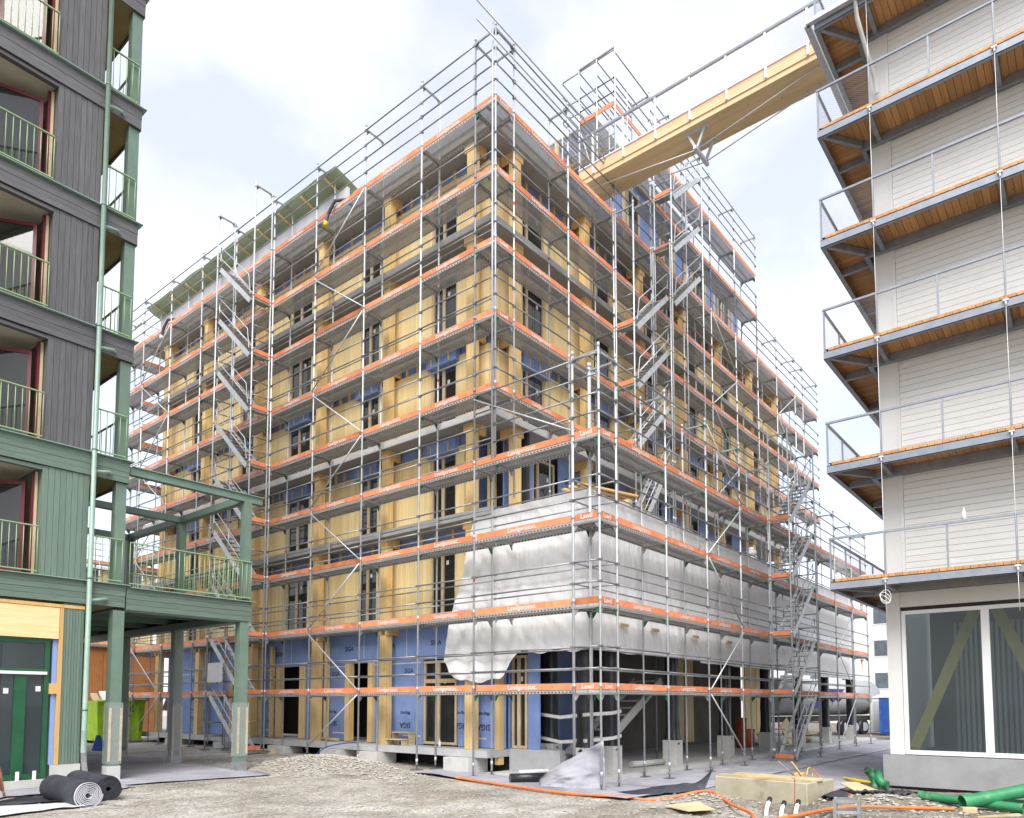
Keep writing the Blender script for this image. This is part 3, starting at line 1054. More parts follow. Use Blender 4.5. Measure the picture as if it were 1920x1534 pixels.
# corner bay of the upper decks, carried over the terrace
sB = thing('scaffold', 'upper scaffold wrapping the roof corner and the facade above the terrace', 'scaffold', (27.0, RY, TERR))
right_pos = [13.97, 14.75, 17.37, 20.0, 22.6, 25.2, 27.8, 30.4, 33.0, 35.6, 38.4, 39.7, 42.3]
brr = []
for kd in range(5, 9):
    brr.append((6, 7, DZ(kd) + 0.1, DZ(kd + 1) - 0.05) if kd % 2 else (7, 6, DZ(kd) + 0.1, DZ(kd + 1) - 0.05))
    brr.append((9, 10, DZ(kd) + 0.1, DZ(kd + 1) - 0.05) if not kd % 2 else (10, 9, DZ(kd) + 0.1, DZ(kd + 1) - 0.05))
scaffold_run(sB, 'X', RY, right_pos, list(range(5, 10)), lambda x, y: TERR if x > 14.5 else DZ(4), DZ(9) + 2.15, braces=brr, inner_rails=False, base=False)
# short return of the corner on the left side
for kd in range(5, 10):
    z = DZ(kd)
    tb = box('toe_board', LX + 0.028, LX + 0.056, RY + 0.03, RY + OFF - 0.03, z + 0.01, z + 0.165, 'toe', sB)
    hs = (0.5, 0.95, 1.4, 1.9) if kd == 9 else (0.5, 1.0)
    for h in hs:
        rail('guard_rail', (LX - 0.03, RY, z + h), (LX - 0.03, RY + OFF, z + h), sB)
    bar('ledger', (LX, RY, z - 0.03), (LX, RY + OFF, z - 0.03), 0.024, 'galv', sB)
# two long tubes that run past the corner
bar('guard_rail', (13.1, RY - 0.09, DZ(9) + 2.05), (19.6, RY - 0.09, DZ(9) + 2.05), 0.0242, 'galv', sB)
bar('guard_rail', (13.1, RY - 0.09, DZ(9) + 1.52), (19.6, RY - 0.09, DZ(9) + 1.52), 0.0242, 'galv', sB)
bar('standard', (13.82, RY - 0.02, DZ(4)), (13.82, RY - 0.02, DZ(9) + 2.4), 0.0242, 'galv', sB)

# podium scaffold, four decks
sC = thing('scaffold', 'low four-deck scaffold before the white sheeted podium', 'scaffold', (20.0, PY, 0))
pod_x = [13.97, 14.73, 17.27, 19.82, 22.38, 24.93, 27.65, 30.3, 33.0, 35.7, 38.4]
bp_ = []
for kd in range(0, 4):
    z0, z1 = (0.35 if kd == 0 else DZ(kd) + 0.1), DZ(kd + 1) - 0.05
    bp_.append((4, 3, z0, z1) if kd % 2 == 0 else (3, 4, z0, z1))
    bp_.append((8, 9, z0, z1) if kd % 2 == 0 else (9, 8, z0, z1))
bp_.append((3, 4, DZ(4) + 1.95, DZ(4) + 0.1))
scaffold_run(sC, 'X', PY, pod_x, [1, 2, 3, 4], gfn, DZ(4) + 2.15, braces=bp_)
pod_y = [PY, PY + 0.75, 12.70]
scaffold_run(sC, 'Y', LX, pod_y, [1, 2, 3, 4], gfn, DZ(4) + 2.15, skip_std=((0, 0), (0, 1), (2, 0), (2, 1)), rng=random.Random(5), braces=((1, 2, DZ(4) + 0.2, DZ(5) - 0.2),))

# ------------------------------------------------------------------ stair towers
def tread_mesh(wd):
    key = ('tread', wd)
    if key not in CACHE:
        b = MB()
        b.box(-0.075, 0.085, 0, wd, -0.022, 0)
        CACHE[key] = b.mesh('tread', 'galv_d')
    return CACHE[key]

def flight(t, ax, s0, s1, q0, q1, z0, z1, n=9, rails=True):
    """stair flight: two stringers, treads, handrails"""
    fl = MB()
    for q in (q0, q1):
        fl.beam(P3(ax, s0, q, z0 - 0.02), P3(ax, s1, q, z1 - 0.02), 0.03, 0.17)
    o = fl.build('stair_flight', 'alu', t, P3(ax, s0, q0, z0))
    wd = abs(q1 - q0) - 0.03
    for k in range(1, n + 1):
        f = k / (n + 1)
        s, z = s0 + (s1 - s0) * f, z0 + (z1 - z0) * f
        if ax == 'Y':
            link('tread', tread_mesh(round(wd, 3)), o, (min(q0, q1) + 0.015 + wd, s, z), (0, 0, math.pi / 2))
        else:
            link('tread', tread_mesh(round(wd, 3)), o, (s, min(q0, q1) + 0.015, z))
    if rails:
        hr = MB()
        q = q0
        hr.path([P3(ax, s0, q, z0 + 0.25), P3(ax, s0 + (s1 - s0) * 0.06, q, z0 + 1.0), P3(ax, s1, q, z1 + 0.85), P3(ax, s1, q, z1 + 0.3)], 0.017, 6)
        hr.tube(P3(ax, s0 + (s1 - s0) * 0.05, q, z0 + 0.52), P3(ax, s1, q, z1 + 0.42), 0.017, 6)
        hr.tube(P3(ax, (s0 + s1) / 2, q, (z0 + z1) / 2), P3(ax, (s0 + s1) / 2, q, (z0 + z1) / 2 + 0.92), 0.017, 6)
        hr.build('handrail', 'galv', t, P3(ax, s0, q, z0 + 0.25))

def stair_tower(t, ax, line, s0, s1, levels, zb, zt, rise=+1, double=()):
    """tower in front of a scaffold row; line: outer coordinate, the scaffold stands at line + 0.73"""
    for s in (s0, s1):
        x, y, _ = P3(ax, s, line, 0)
        b0 = zb(x, y) if callable(zb) else zb
        link('standard', standard_mesh(b0 + 0.15, zt), t, (x, y, b0 + 0.15))
        link('base_plate', base_mesh(), t, (x, y, b0))
        x2, y2, _ = P3(ax, s, line + OFF - 0.06, 0)
        link('standard', standard_mesh(b0 + 0.15, zt), t, (x2, y2, b0 + 0.15))
    for k in range(len(levels) - 1):
        z0, z1 = levels[k], levels[k + 1]
        lo, hi = (s0, s1) if rise > 0 else (s1, s0)
        d = 1 if rise > 0 else -1
        flight(t, ax, lo + 0.32 * d, hi - 0.12 * d, line + 0.06, line + OFF - 0.10, z0 + 0.03, z1)
        # landing board at the foot of the flight
        for (s, zz) in ((lo, z0), (hi, z1)):
            link('transom', transom_mesh(ax), t, P3(ax, s, line, zz - 0.03))
            link('bracket', bracket_mesh(ax, 1, 'gusset'), t, P3(ax, s, line + 0.02, zz - 0.08))
            link('bracket', bracket_mesh(ax, -1, 'gusset'), t, P3(ax, s, line + OFF - 0.08, zz - 0.08))
        a, b = (lo + 0.02, lo + 0.32) if d > 0 else (lo - 0.32, lo - 0.02)
        if ax == 'Y':
            box('landing', line + 0.03, line + OFF - 0.09, a, b, z0 - 0.03, z0 + 0.02, 'galv_d', t)
            box('toe_board', line + 0.03, line + OFF - 0.09, lo - 0.014, lo + 0.014, z0 + 0.02, z0 + 0.17, 'toe', t)
        else:
            box('landing', a, b, line + 0.03, line + OFF - 0.09, z0 - 0.03, z0 + 0.02, 'galv_d', t)
            box('toe_board', lo - 0.014, lo + 0.014, line + 0.03, line + OFF - 0.09, z0 + 0.02, z0 + 0.17, 'toe', t)
        for h in (0.5, 1.0):
            rail('guard_rail', P3(ax, lo, line, z0 + h), P3(ax, lo, line + OFF - 0.06, z0 + h), t)
            rail('guard_rail', P3(ax, hi, line, z1 + h - 2), P3(ax, hi, line + OFF - 0.06, z1 + h - 2), t)
    for s in (s0, s1):
        link('transom', transom_mesh(ax), t, P3(ax, s, line, zt - 0.15))
        link('bracket', bracket_mesh(ax, 1, 'gusset'), t, P3(ax, s, line + 0.02, zt - 0.18))
        link('bracket', bracket_mesh(ax, -1, 'galv_d'), t, P3(ax, s, line + OFF - 0.08, zt - 0.18))

t1 = thing('stair_tower', 'tall zigzag aluminium stair tower on the left facade scaffold', 'stair tower', (LX - 0.4, 23.9, 0))
stair_tower(t1, 'Y', LX - 0.75, 22.6, 25.15, [gz(13.3, 24) + 0.1] + [DZ(k) for k in range(1, 10)], gfn, DZ(9) + 2.3, rise=+1)
sg = box('notice_board', LX - 0.80, LX - 0.78, 24.0, 25.0, 2.75, 3.45, 'white_pl', t1)
t2 = thing('stair_tower', 'stair tower climbing the upper right facade from terrace to penthouse', 'stair tower', (22.6, RY - 0.4, TERR))
stair_tower(t2, 'X', RY - 0.75, 20.0, 22.6, [TERR + 0.06] + [DZ(k) for k in range(5, 9)], TERR, DZ(8) + 2.15)
stair_tower(t2, 'X', RY - 0.75, 22.75, 25.35, [DZ(8), DZ(9), DZ(10), DZ(11)], TERR, DZ(11) + 1.1)
t3 = thing('stair_tower', 'lower stair tower rising from the yard by the white building', 'stair tower', (26.3, PY - 0.4, 0))
stair_tower(t3, 'X', PY - 0.75, 24.85, 27.7, [0.12] + [DZ(k) for k in range(1, 6)], gfn, DZ(5) + 1.2)
box('notice_board', 27.0, 28.1, PY - 0.06, PY - 0.04, 3.0, 3.75, 'white_pl', t3)

# penthouse scaffold
sD = thing('scaffold', 'short scaffold around the rooftop penthouse beyond the footbridge', 'scaffold', (27.5, RY, 18.9))
scaffold_run(sD, 'X', RY, [22.6, 25.2, 27.8, 30.4, 33.0], [10, 11], DZ(9) + 0.02, DZ(11) + 2.15, base=False, inner_rails=False, text=False, rng=random.Random(9), skip_std=())
for row in range(3):
    q = RY + 0.85 + row * 0.72
    for k, s in enumerate((20.2, 22.6, 25.2, 27.8)):
        for j in range(2):
            if k < 3:
                nxt = (22.6, 25.2, 27.8)[k]
                link('deck_plank', plank_mesh(round(nxt - s - 0.03, 2)), sD, (s + 0.015, q + j * (PW + 0.03), DZ(11) + 0.02))
for s in (20.2, 21.0):
    for row, q in enumerate((RY, RY + 0.73, RY + 1.46)):
        bar('standard', (s, q, 18.95), (s, q, DZ(11) + (2.3 if s < 20.5 else 1.2)), 0.0242, 'galv', sD)
for row in range(2):
    q = RY + 0.73 * row
    link('transom', transom_mesh('X'), sD, (20.2, q, DZ(11) + 2.1))
    for h in (0.5, 1.0):
        rail('guard_rail', (20.2, q, DZ(11) + h), (20.2, q + OFF, DZ(11) + h), sD)
for h in (0.5, 1.0, 1.9):
    rail('guard_rail', (20.2, RY, DZ(11) + h), (22.6, RY, DZ(11) + h), sD)
for q in (RY + 0.73, RY + 1.46, RY + 2.19):
    for s in (20.2, 21.4, 22.6):
        bar('standard', (s, q, 18.95), (s, q, DZ(11) + 2.15), 0.027, 'galv', sD)
    for h in (0.5, 1.0, 1.5, 2.0):
        rail('guard_rail', (20.2, q, DZ(11) + h), (22.6, q, DZ(11) + h), sD)
    for h in (-1.5, -1.0):
        rail('guard_rail', (20.2, q, DZ(11) + h), (22.6, q, DZ(11) + h), sD)
for k in range(3):
    for h in (-1.5, -1.0, 0.5, 1.0, 2.0):
        rail('guard_rail', (20.2, RY + 0.73 * k, DZ(11) + h), (20.2, RY + 0.73 * (k + 1), DZ(11) + h), sD)
bar('diagonal_brace', (20.2, RY + 0.73, 19.2), (22.6, RY + 0.73, DZ(11) - 0.1), 0.021, 'galv', sD)
bar('diagonal_brace', (22.6, RY + 1.46, 19.2), (20.2, RY + 1.46, DZ(11) - 0.1), 0.021, 'galv', sD)
for k in range(2):
    box('toe_board', 20.17, 20.198, RY + 0.03 + 0.73 * k, RY + 0.70 + 0.73 * k, DZ(11), DZ(11) + 0.155, 'toe', sD)
box('toe_board', 20.2, 22.57, RY + 0.028, RY + 0.056, DZ(11), DZ(11) + 0.155, 'toe', sD)
# ------------------------------------------------------------------ main timber building
FL = [0.72, 4.65, 7.48, 10.32, 13.15, 15.99]
ROOF = 18.83
SX, SY = 14.87, 12.88       # slab edges
WX, WY = 15.52, 13.57       # wall planes
YE, XE = 34.6, 41.2         # far ends
mb = thing('timber_building', 'large unfinished timber apartment building with concrete slabs behind scaffolding', 'building', (WX, WY, 0))

def slab(name, x0, x1, y0, y1, z0, z1):
    o = box(name, x0, x1, y0, y1, z0 + 0.004, z1, 'concrete', mb)
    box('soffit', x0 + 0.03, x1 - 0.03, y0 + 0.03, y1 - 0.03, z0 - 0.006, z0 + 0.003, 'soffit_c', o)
    return o
for z in FL[3:]:
    slab('floor_slab', SX, XE, SY, YE, z - 0.20, z)
slab('floor_slab', SX, XE, SY, YE, 7.26, 7.48)
slab('floor_slab', SX, XE, SY, YE, 4.42, 4.65)
slab('roof_slab', SX, XE, SY, YE, ROOF - 0.16, ROOF + 0.12)
box('ground_slab', 14.75, 16.6, 12.95, YE, 0.52, 0.72, 'concrete', mb)
for y in (13.4, 17.2, 19.1, 22.2, 26.0, 30.0):
    box('footing_block', 14.5, 15.3, y, y + 0.95, gz(14.9, y) - 0.02, 0.51, 'concrete_l', mb)
box('plinth_wall', 15.9, 16.1, 12.95, YE, -0.1, 0.51, 'dark', mb)

left_cols = [13.88, 17.58, 21.2, 25.3, 29.4, 33.05]
right_cols = [16.22, 20.0, 23.75, 27.45, 31.15, 34.9, 38.6]
def tops(i):
    return (FL[i + 1] - 0.206) if i < 5 else ROOF - 0.166

def column_left(y, z0, z1, beam=True):
    box('column', 15.02, 15.27, y - 0.14, y + 0.14, z0, z1 - 0.26 if beam else z1, 'post', mb)
    if beam:
        box('column_head', 15.0, 15.29, y - 0.15, y + 0.23, z1 - 0.26, z1 - 0.002, 'beam_y', mb)
        for dy in (-0.20, 0.11):
            box('console_beam', 15.29, WX, y + dy - 0.0, y + dy + 0.09, z1 - 0.30, z1 - 0.002, 'beam_x', mb)

def column_right(x, z0, z1):
    box('column', x - 0.14, x + 0.14, 13.03, 13.28, z0, z1 - 0.26, 'post', mb)
    box('column_head', x - 0.15, x + 0.23, 13.01, 13.30, z1 - 0.26, z1 - 0.002, 'beam_x', mb)
    for dx in (-0.20, 0.11):
        box('console_beam', x + dx, x + dx + 0.09, 13.30, WY, z1 - 0.30, z1 - 0.002, 'beam_y', mb)

def window(ax, s0, s1, q, z0, z1, parts=2, sticker=True, frame='frame_wood', tall_rail=None):
    """window as part with sub-parts; q = wall plane, looks toward -q"""
    fw, fd = 0.075, 0.09
    wn = MB()
    def bx(a, b, c, d, zz0, zz1):
        if ax == 'Y':
            wn.box(c, d, a, b, zz0, zz1)
        else:
            wn.box(a, b, c, d, zz0, zz1)
    bx(s0, s0 + fw, q, q + fd, z0, z1)
    bx(s1 - fw, s1, q, q + fd, z0, z1)
    bx(s0 + fw, s1 - fw, q, q + fd, z1 - fw, z1)
    bx(s0 + fw, s1 - fw, q, q + fd, z0, z0 + fw)
    o = wn.build('window', frame, mb, P3(ax, s0, q, z0))
    if parts == 2:
        m = s0 + (s1 - s0) * 0.55
        if ax == 'X':
            m = s0 + (s1 - s0) * 0.25
        if ax == 'Y':
            box('mullion', q + 0.004, q + fd - 0.004, m - 0.055, m + 0.055, z0 + fw, z1 - fw, frame, o)
        else:
            box('mullion', m - 0.055, m + 0.055, q + 0.004, q + fd - 0.004, z0 + fw, z1 - fw, frame, o)
        panes = ((s0 + fw, m - 0.055), (m + 0.055, s1 - fw))
    else:
        panes = ((s0 + fw, s1 - fw),)
    for k, (a, b) in enumerate(panes):
        if ax == 'Y':
            p = box('pane', q + 0.05, q + 0.06, a, b, z0 + fw, z1 - fw, 'glass', o)
        else:
            p = box('pane', a, b, q + 0.05, q + 0.06, z0 + fw, z1 - fw, 'glass', o)
    if sticker:
        a, b = panes[-1] if ax == 'X' else panes[0]
        c = a + (b - a) * 0.62
        zz = z0 + (z1 - z0) * 0.72
        if ax == 'Y':
            box('sticker', q + 0.046, q + 0.049, c, c + 0.10, zz, zz + 0.13, 'print_white', o)
        else:
            box('sticker', c, c + 0.10, q + 0.046, q + 0.049, zz, zz + 0.13, 'print_white', o)
    return o

def wall_storey(ax, q, s_begin, s_end, cols, i, wins, blue_box, rng):
    """CLT wall panels between windows, blue strip and wooden blocks under the soffit, dark core behind"""
    z0, zt = FL[i], tops(i)
    zp = z0 + 2.30
    wz1 = z0 + 2.18
    mat = 'clt_z' if ax == 'Y' else 'clt_zx'
    edges = [s_begin]
    for (a, b) in wins:
        edges += [a, b]
    edges.append(s_end)
    def wb(nm, a, b, c, d, z0_, z1_, m_, par=mb):
        return box(nm, c, d, a, b, z0_, z1_, m_, par) if ax == 'Y' else box(nm, a, b, c, d, z0_, z1_, m_, par)
    for k in range(0, len(edges), 2):
        a, b = edges[k], edges[k + 1]
        n = max(1, round((b - a) / 1.25))
        for j in range(n):
            wb('wall_panel', a + (b - a) * j / n + 0.004, a + (b - a) * (j + 1) / n - 0.004, q, q + 0.12, z0 + 0.01, zp + rng.uniform(-0.01, 0.01), mat)
    wb('membrane', s_begin, s_end, q + 0.10, q + 0.14, zp - 0.35, zt - 0.002, 'blue' if i in (1, 2, 3, 5) else 'insul')
    s = s_begin + 0.3
    while s < s_end - 0.2:
        if rng.random() < 0.8:
            wb('batten_block', s, s + 0.09, q + 0.03, q + 0.098, zt - 0.30, zt - 0.004, 'post')
        s += rng.choice((0.5, 0.62, 0.75))
    for (a, b) in wins:
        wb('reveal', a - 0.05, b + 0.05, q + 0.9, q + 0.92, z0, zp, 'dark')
        window(ax, a, b, q + 0.05, z0 + 0.04, wz1)
        if blue_box:
            o = wb('shutter_box', a - 0.12, b + 0.06, q - 0.16, q + 0.045, wz1 - 0.05, zt - 0.10, 'blue')
            for c in (a + 0.15, a + (b - a) * 0.55, b - 0.2):
                if ax == 'Y':
                    box('batten', q - 0.185, q - 0.162, c, c + 0.05, wz1 + 0.0, zt - 0.18, 'post', o)
                else:
                    box('batten', c, c + 0.05, q - 0.185, q - 0.162, wz1 + 0.0, zt - 0.18, 'post', o)
        else:
            wb('lintel_panel', a - 0.02, b + 0.02, q + 0.02, q + 0.10, wz1 + 0.002, zt - 0.30, 'post')

rng = random.Random(21)
left_wins = [(14.9, 16.0), (18.52, 19.5), (22.4, 23.8), (26.2, 27.3), (30.3, 31.4)]
right_wins = [(17.1, 18.3), (21.2, 22.4), (24.9, 26.0), (28.7, 29.8), (32.4, 33.5), (36.2, 37.3)]
for i in range(1, 6):
    for y in left_cols:
        column_left(y, FL[i] + 0.002, tops(i))
    if i >= 2:
        for x in right_cols:
            column_right(x, FL[i] + 0.002, tops(i))
    y0 = WY + 0.002 if i != 2 else 15.0
    if i == 2:
        wall_storey('Y', WX, 14.55, YE - 1.0, left_cols, i, left_wins, True, rng)
    else:
        wall_storey('Y', WX, WY + 0.002 if i > 2 else 12.95, YE - 1.0, left_cols, i, left_wins, i == 3, rng)
    if i >= 3:
        wall_storey('X', WY, WX + 0.13, XE - 1.2, right_cols, i, right_wins, i == 3, rng)
# recessed corner room on the terrace level
z0, zt = FL[2], tops(2)
box('membrane', 16.9, 16.94, WY - 0.1, 15.2, z0, zt, 'blue', mb)
lt = box('membrane', WX + 0.10, 16.9, 14.5, 14.54, z0, zt, 'blue', mb)
box('membrane', 16.2, 17.6, WY, WY + 0.04, z0, zt, 'blue', mb)
for x in (15.95, 16.1, 16.25):
    box('stud', x, x + 0.06, 13.95, 14.01, z0, zt - 0.3, 'post', mb)
for x in (19.0, 22.6, 26.2, 29.8, 33.4):
    box('membrane', x, x + 1.7, WY, WY + 0.04, z0, zt, 'blue', mb)
    lettering('SIGA', 0.26, 'print_dark', mb, (x + 0.6, WY - 0.004, z0 + 1.9), '-Y', bold=0.006)
    lettering('Majvest', 0.15, 'print_dark', mb, (x + 0.7, WY - 0.004, z0 + 1.62), '-Y', bold=0.003)
for x in (17.6, 20.75, 24.35, 27.95, 31.55):
    window('X', x + 0.02, x + 1.2, WY + 0.02, z0 + 0.05, z0 + 2.3)
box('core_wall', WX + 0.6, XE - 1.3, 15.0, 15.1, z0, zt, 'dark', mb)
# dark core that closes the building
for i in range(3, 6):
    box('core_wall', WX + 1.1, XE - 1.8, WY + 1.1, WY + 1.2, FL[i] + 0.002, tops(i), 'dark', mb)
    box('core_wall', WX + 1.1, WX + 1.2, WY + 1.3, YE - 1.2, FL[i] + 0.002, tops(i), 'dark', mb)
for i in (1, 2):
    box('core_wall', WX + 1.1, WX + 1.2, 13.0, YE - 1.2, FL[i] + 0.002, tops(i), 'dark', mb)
# far gable end seen through on the left: yellow end wall
for i in range(1, 6):
    box('wall_panel', WX + 0.15, WX + 3.0, YE - 1.0, YE - 0.88, FL[i] + 0.01, FL[i] + 2.3, 'clt_zx', mb)

# white wrapped parapet and green eaves canopy on the left part of the roof
for k in range(5):
    a = 19.6 + k * 2.75
    box('parapet_wrap', 14.88, 15.02, a, a + 2.745, ROOF + 0.122, 19.95, 'fleece_w', mb)
cn = MB()
nY = 28
for k in range(nY + 1):
    y = 19.5 + 14.2 * k / nY
    for (x, z) in ((14.32, 20.32), (14.7, 20.16), (15.3, 20.02)):
        cn.v.append((x + 0.03 * noise.noise(Vector((y, x, 0))), y, z + 0.07 * noise.noise(Vector((y * 1.1, x * 2, 4)))))
for k in range(nY):
    for j in range(2):
        i = k * 3 + j
        cn.f.append((i, i + 1, i + 4, i + 3))
        cn.sm.append(True)
eo = cn.build('eaves_canopy', 'green_roof', mb, (14.8, 20, 20.1))
md = eo.modifiers.new('thickness', 'SOLIDIFY')
md.thickness = 0.03
md.offset = 1
for k in range(10):
    b = MB()
    y = 20.2 + k * 1.42
    b.beam((14.4, y, 20.22), (15.25, y, 19.97), 0.07, 0.06)
    b.build('batten', 'post', eo, (14.4, y, 20.22))
for (y, x) in ((18.2, 15.2), (16.6, 15.2)):
    box('roof_post', x, x + 0.09, y, y + 0.09, ROOF + 0.122, ROOF + 1.15, 'rough_wood', mb)
b = MB()
b.beam((15.2, 15.9, ROOF + 0.95), (15.2, 20.6, ROOF + 1.0), 0.05, 0.16)
b.build('roof_rail', 'rough_wood', mb, (15.2, 16, ROOF + 0.9))

# penthouse
ph0, ph1 = ROOF + 0.122, 22.1
box('penthouse_wall', 21.6, 34.0, 13.3, 13.4, ph0, ph1, 'blue', mb)
box('penthouse_wall', 21.5, 21.6, 13.3, 20.0, ph0, ph1 - 0.4, 'blue', mb)
box('penthouse_roof', 21.4, 34.3, 13.2, 20.2, ph1 + 0.01, ph1 + 0.10, 'rough_wood', mb)
for k in range(12):
    x = 21.9 + k * 1.02
    box('stud', x, x + 0.07, 13.24, 13.298, ph0, ph1 - 0.3, 'post', mb)
for k in range(4):
    x = 22.8 + k * 2.9
    w_ = window('X', x, x + 1.2, 13.2, ph0 + 0.5, ph1 - 0.45, sticker=False)
box('roof_post', 19.9, 20.0, 14.2, 14.32, ROOF + 0.122, ROOF + 3.1, 'rough_wood', mb)

# podium
PX0, PY0 = 15.03, 9.84
slab('terrace_slab', PX0, 42.0, PY0, SY - 0.004, 7.02, 7.30)
slab('podium_slab', PX0, 42.0, PY0, SY - 0.004, 4.30, 4.60)
box('terrace_edge', PX0 - 0.03, 42.0, PY0 - 0.03, PY0 + 0.05, 7.302, 7.37, 'rough_wood', mb)
box('terrace_edge', PX0 - 0.03, PX0 + 0.05, PY0 + 0.052, 13.6, 7.302, 7.37, 'rough_wood', mb)
box('podium_floor', 14.75, 43.0, 9.6, 12.94, -0.25, 0.14, 'concrete_l', mb)
box('podium_floor', 16.65, 43.0, 12.95, 24, -0.25, 0.14, 'concrete', mb)
box('edge_beam', PX0 + 0.06, 42.0, PY0 + 0.1, PY0 + 0.32, 3.75, 4.29, 'beam_x', mb)
box('edge_beam', PX0 + 0.06, PX0 + 0.28, PY0 + 0.33, 13.6, 3.75, 4.29, 'beam_y', mb)

def wrapped_column(x, y, wd=0.34, zb=0.14, hb=0.75):
    box('column_base', x - 0.22, x + 0.22, y - 0.22, y + 0.22, zb, zb + hb, 'concrete_l', mb)
    b = MB()
    n, rings = 16, 22
    rr = random.Random(int(x * 31 + y * 7))
    sd_ = rr.uniform(0, 50)
    for j in range(rings + 1):
        f = j / rings
        z = zb + hb - 0.12 + (3.74 - zb - hb + 0.12) * f
        fl = 1.0 + (0.32 * max(0, 0.14 - f) / 0.14)
        for k in range(n):
            t = 2 * math.pi * k / n
            c, s = math.cos(t), math.sin(t)
            sq = 1 / max(abs(c), abs(s))
            r = wd / 2 * (0.35 + 0.65 * sq) * fl * (1 + 0.10 * noise.noise(Vector((c * 2, s * 2, z * 2.2 + sd_))))
            b.v.append((x + r * c, y + r * s, z + (0.10 * noise.noise(Vector((c * 3, s * 3, sd_))) if j == 0 else 0)))
    for j in range(rings):
        for k in range(n):
            b.f.append((j * n + k, j * n + (k + 1) % n, (j + 1) * n + (k + 1) % n, (j + 1) * n + k))
            b.sm.append(True)
    b.build('wrapped_column', 'black', mb, (x, y, zb + hb))
for (x, y) in ((15.35, 10.15), (16.45, 10.1), (16.4, 12.0), (20.2, 10.2), (24.2, 10.2), (28.1, 10.2), (32.0, 10.2), (35.9, 10.2), (40.3, 10.2), (20.2, 13.0)):
    wrapped_column(x, y)
# ground floor back walls of the podium arcade
box('membrane', 17.2, 23.4, 14.4, 14.45, 0.14, 4.29, 'blue', mb)
box('core_wall', 23.5, 34.0, 14.5, 14.6, 0.14, 4.29, 'shade_wall', mb)  # wall added to block the bright view and keep the arcade dark
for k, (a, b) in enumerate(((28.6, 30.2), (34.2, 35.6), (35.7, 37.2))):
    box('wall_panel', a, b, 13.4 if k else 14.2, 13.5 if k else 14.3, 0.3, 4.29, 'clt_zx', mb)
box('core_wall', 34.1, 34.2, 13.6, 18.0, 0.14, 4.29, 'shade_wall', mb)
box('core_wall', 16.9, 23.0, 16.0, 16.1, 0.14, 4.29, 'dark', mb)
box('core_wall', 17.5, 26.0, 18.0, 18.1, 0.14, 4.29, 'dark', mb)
# interior stair
st = MB()
for q in (11.3, 12.3):
    st.beam((17.3, q, 0.35), (21.6, q, 2.75), 0.06, 0.26)
so2 = st.build('inner_stair', 'concrete_l', mb, (17.3, 11.3, 0.35))
for k in range(11):
    f = (k + 0.5) / 11
    box('tread', 17.25 + 4.3 * f, 17.55 + 4.3 * f, 11.3, 12.3, 0.42 + 2.4 * f, 0.47 + 2.4 * f, 'concrete_l', so2)
for (x, y) in ((18.9, 12.6), (19.6, 13.2), (22.2, 11.8), (25.2, 12.2), (26.0, 12.9)):
    bar('prop', (x, y, 0.14), (x, y, 4.28), 0.03, 'galv_d', mb)
# first-floor walls behind the sheeting, made white to bounce light into it
box('wall_panel', PX0 + 0.3, 41.5, PY0 + 0.5, PY0 + 0.6, 4.61, 7.0, 'fleece_w', mb)
box('wall_panel', PX0 + 0.5, PX0 + 0.6, PY0 + 0.61, 13.6, 4.61, 7.0, 'fleece_w', mb)
for x in (16.3, 18.0, 20.6, 23.2):
    box('bearer', x, x + 0.4, PY0 - 0.19, PY0 - 0.13, 4.02, 4.10, 'rough_wood', mb)

# ground floor, left side: blue membrane with printed lettering, openings, timber posts
gl = [(12.95, 13.55, 0), (13.55, 14.75, 0), (14.75, 16.25, 1), (16.25, 18.65, 0), (18.65, 19.85, 2), (19.85, 22.5, 0), (22.5, 24.0, 2), (24.0, 25.9, 0), (25.9, 27.3, 2), (27.3, 33.0, 0)]
gz0, gz1 = FL[0], 4.414
for (a, b, k) in gl:
    if k == 0:
        o = box('membrane', WX, WX + 0.05, a, b, gz0 + 0.02, 3.35, 'blue', mb)
        m_ = (a + b) / 2
        if b - a > 1.0:
            for (yy, z, fl_, s, sz) in ((m_ + 0.45, 3.0, False, 'SIGA', 0.2), (m_ - 0.55, 3.02, False, 'SIGA', 0.2), (m_ + 0.5, 1.35, True, 'SIGA', 0.24), (m_ - 0.4, 1.32, True, 'SIGA', 0.24), (m_ + 0.5, 1.72, True, 'Majvest', 0.15), (m_ - 0.4, 1.7, True, 'Majvest', 0.15)):
                lettering(s, sz, 'print_dark', o, (WX - 0.004, yy, z), '-X', bold=0.005 if s == 'SIGA' else 0.002, flip=fl_)
            box('seam', WX - 0.004, WX - 0.001, a + 0.1, b - 0.1, 3.25, 3.29, 'blue_tape', o)
            box('seam', WX - 0.004, WX - 0.001, a + 0.1, a + 0.9, gz0 + 0.25, gz0 + 0.30, 'blue_tape', o)
        box('sole_strip', WX - 0.01, WX + 0.06, a, b, gz0 - 0.0, gz0 + 0.018, 'insul', mb)
    elif k == 1:
        w_ = window('Y', a + 0.05, b - 0.05, WX - 0.03, gz0 + 0.05, 3.3)
        box('transom_bar', WX - 0.04, WX + 0.05, a + 0.12, b - 0.12, 2.62, 2.74, 'frame_wood', w_)
    for s in ((a, b) if k == 2 else ()):
        box('door_jamb', WX - 0.12, WX + 0.10, s - 0.11, s + 0.11, gz0 + 0.02, 3.35, 'post', mb)
box('membrane', WX, WX + 0.05, 12.95, 33.0, 3.352, gz1, 'blue', mb)
for k in range(9):
    y = 13.6 + k * 2.1
    lettering('SIGA', 0.22, 'print_dark', mb, (WX - 0.005, y, 3.85), '-X', bold=0.005)
    box('seam', WX - 0.004, WX - 0.001, y - 0.8, y - 0.77, 3.4, gz1 - 0.05, 'blue_tape', mb)
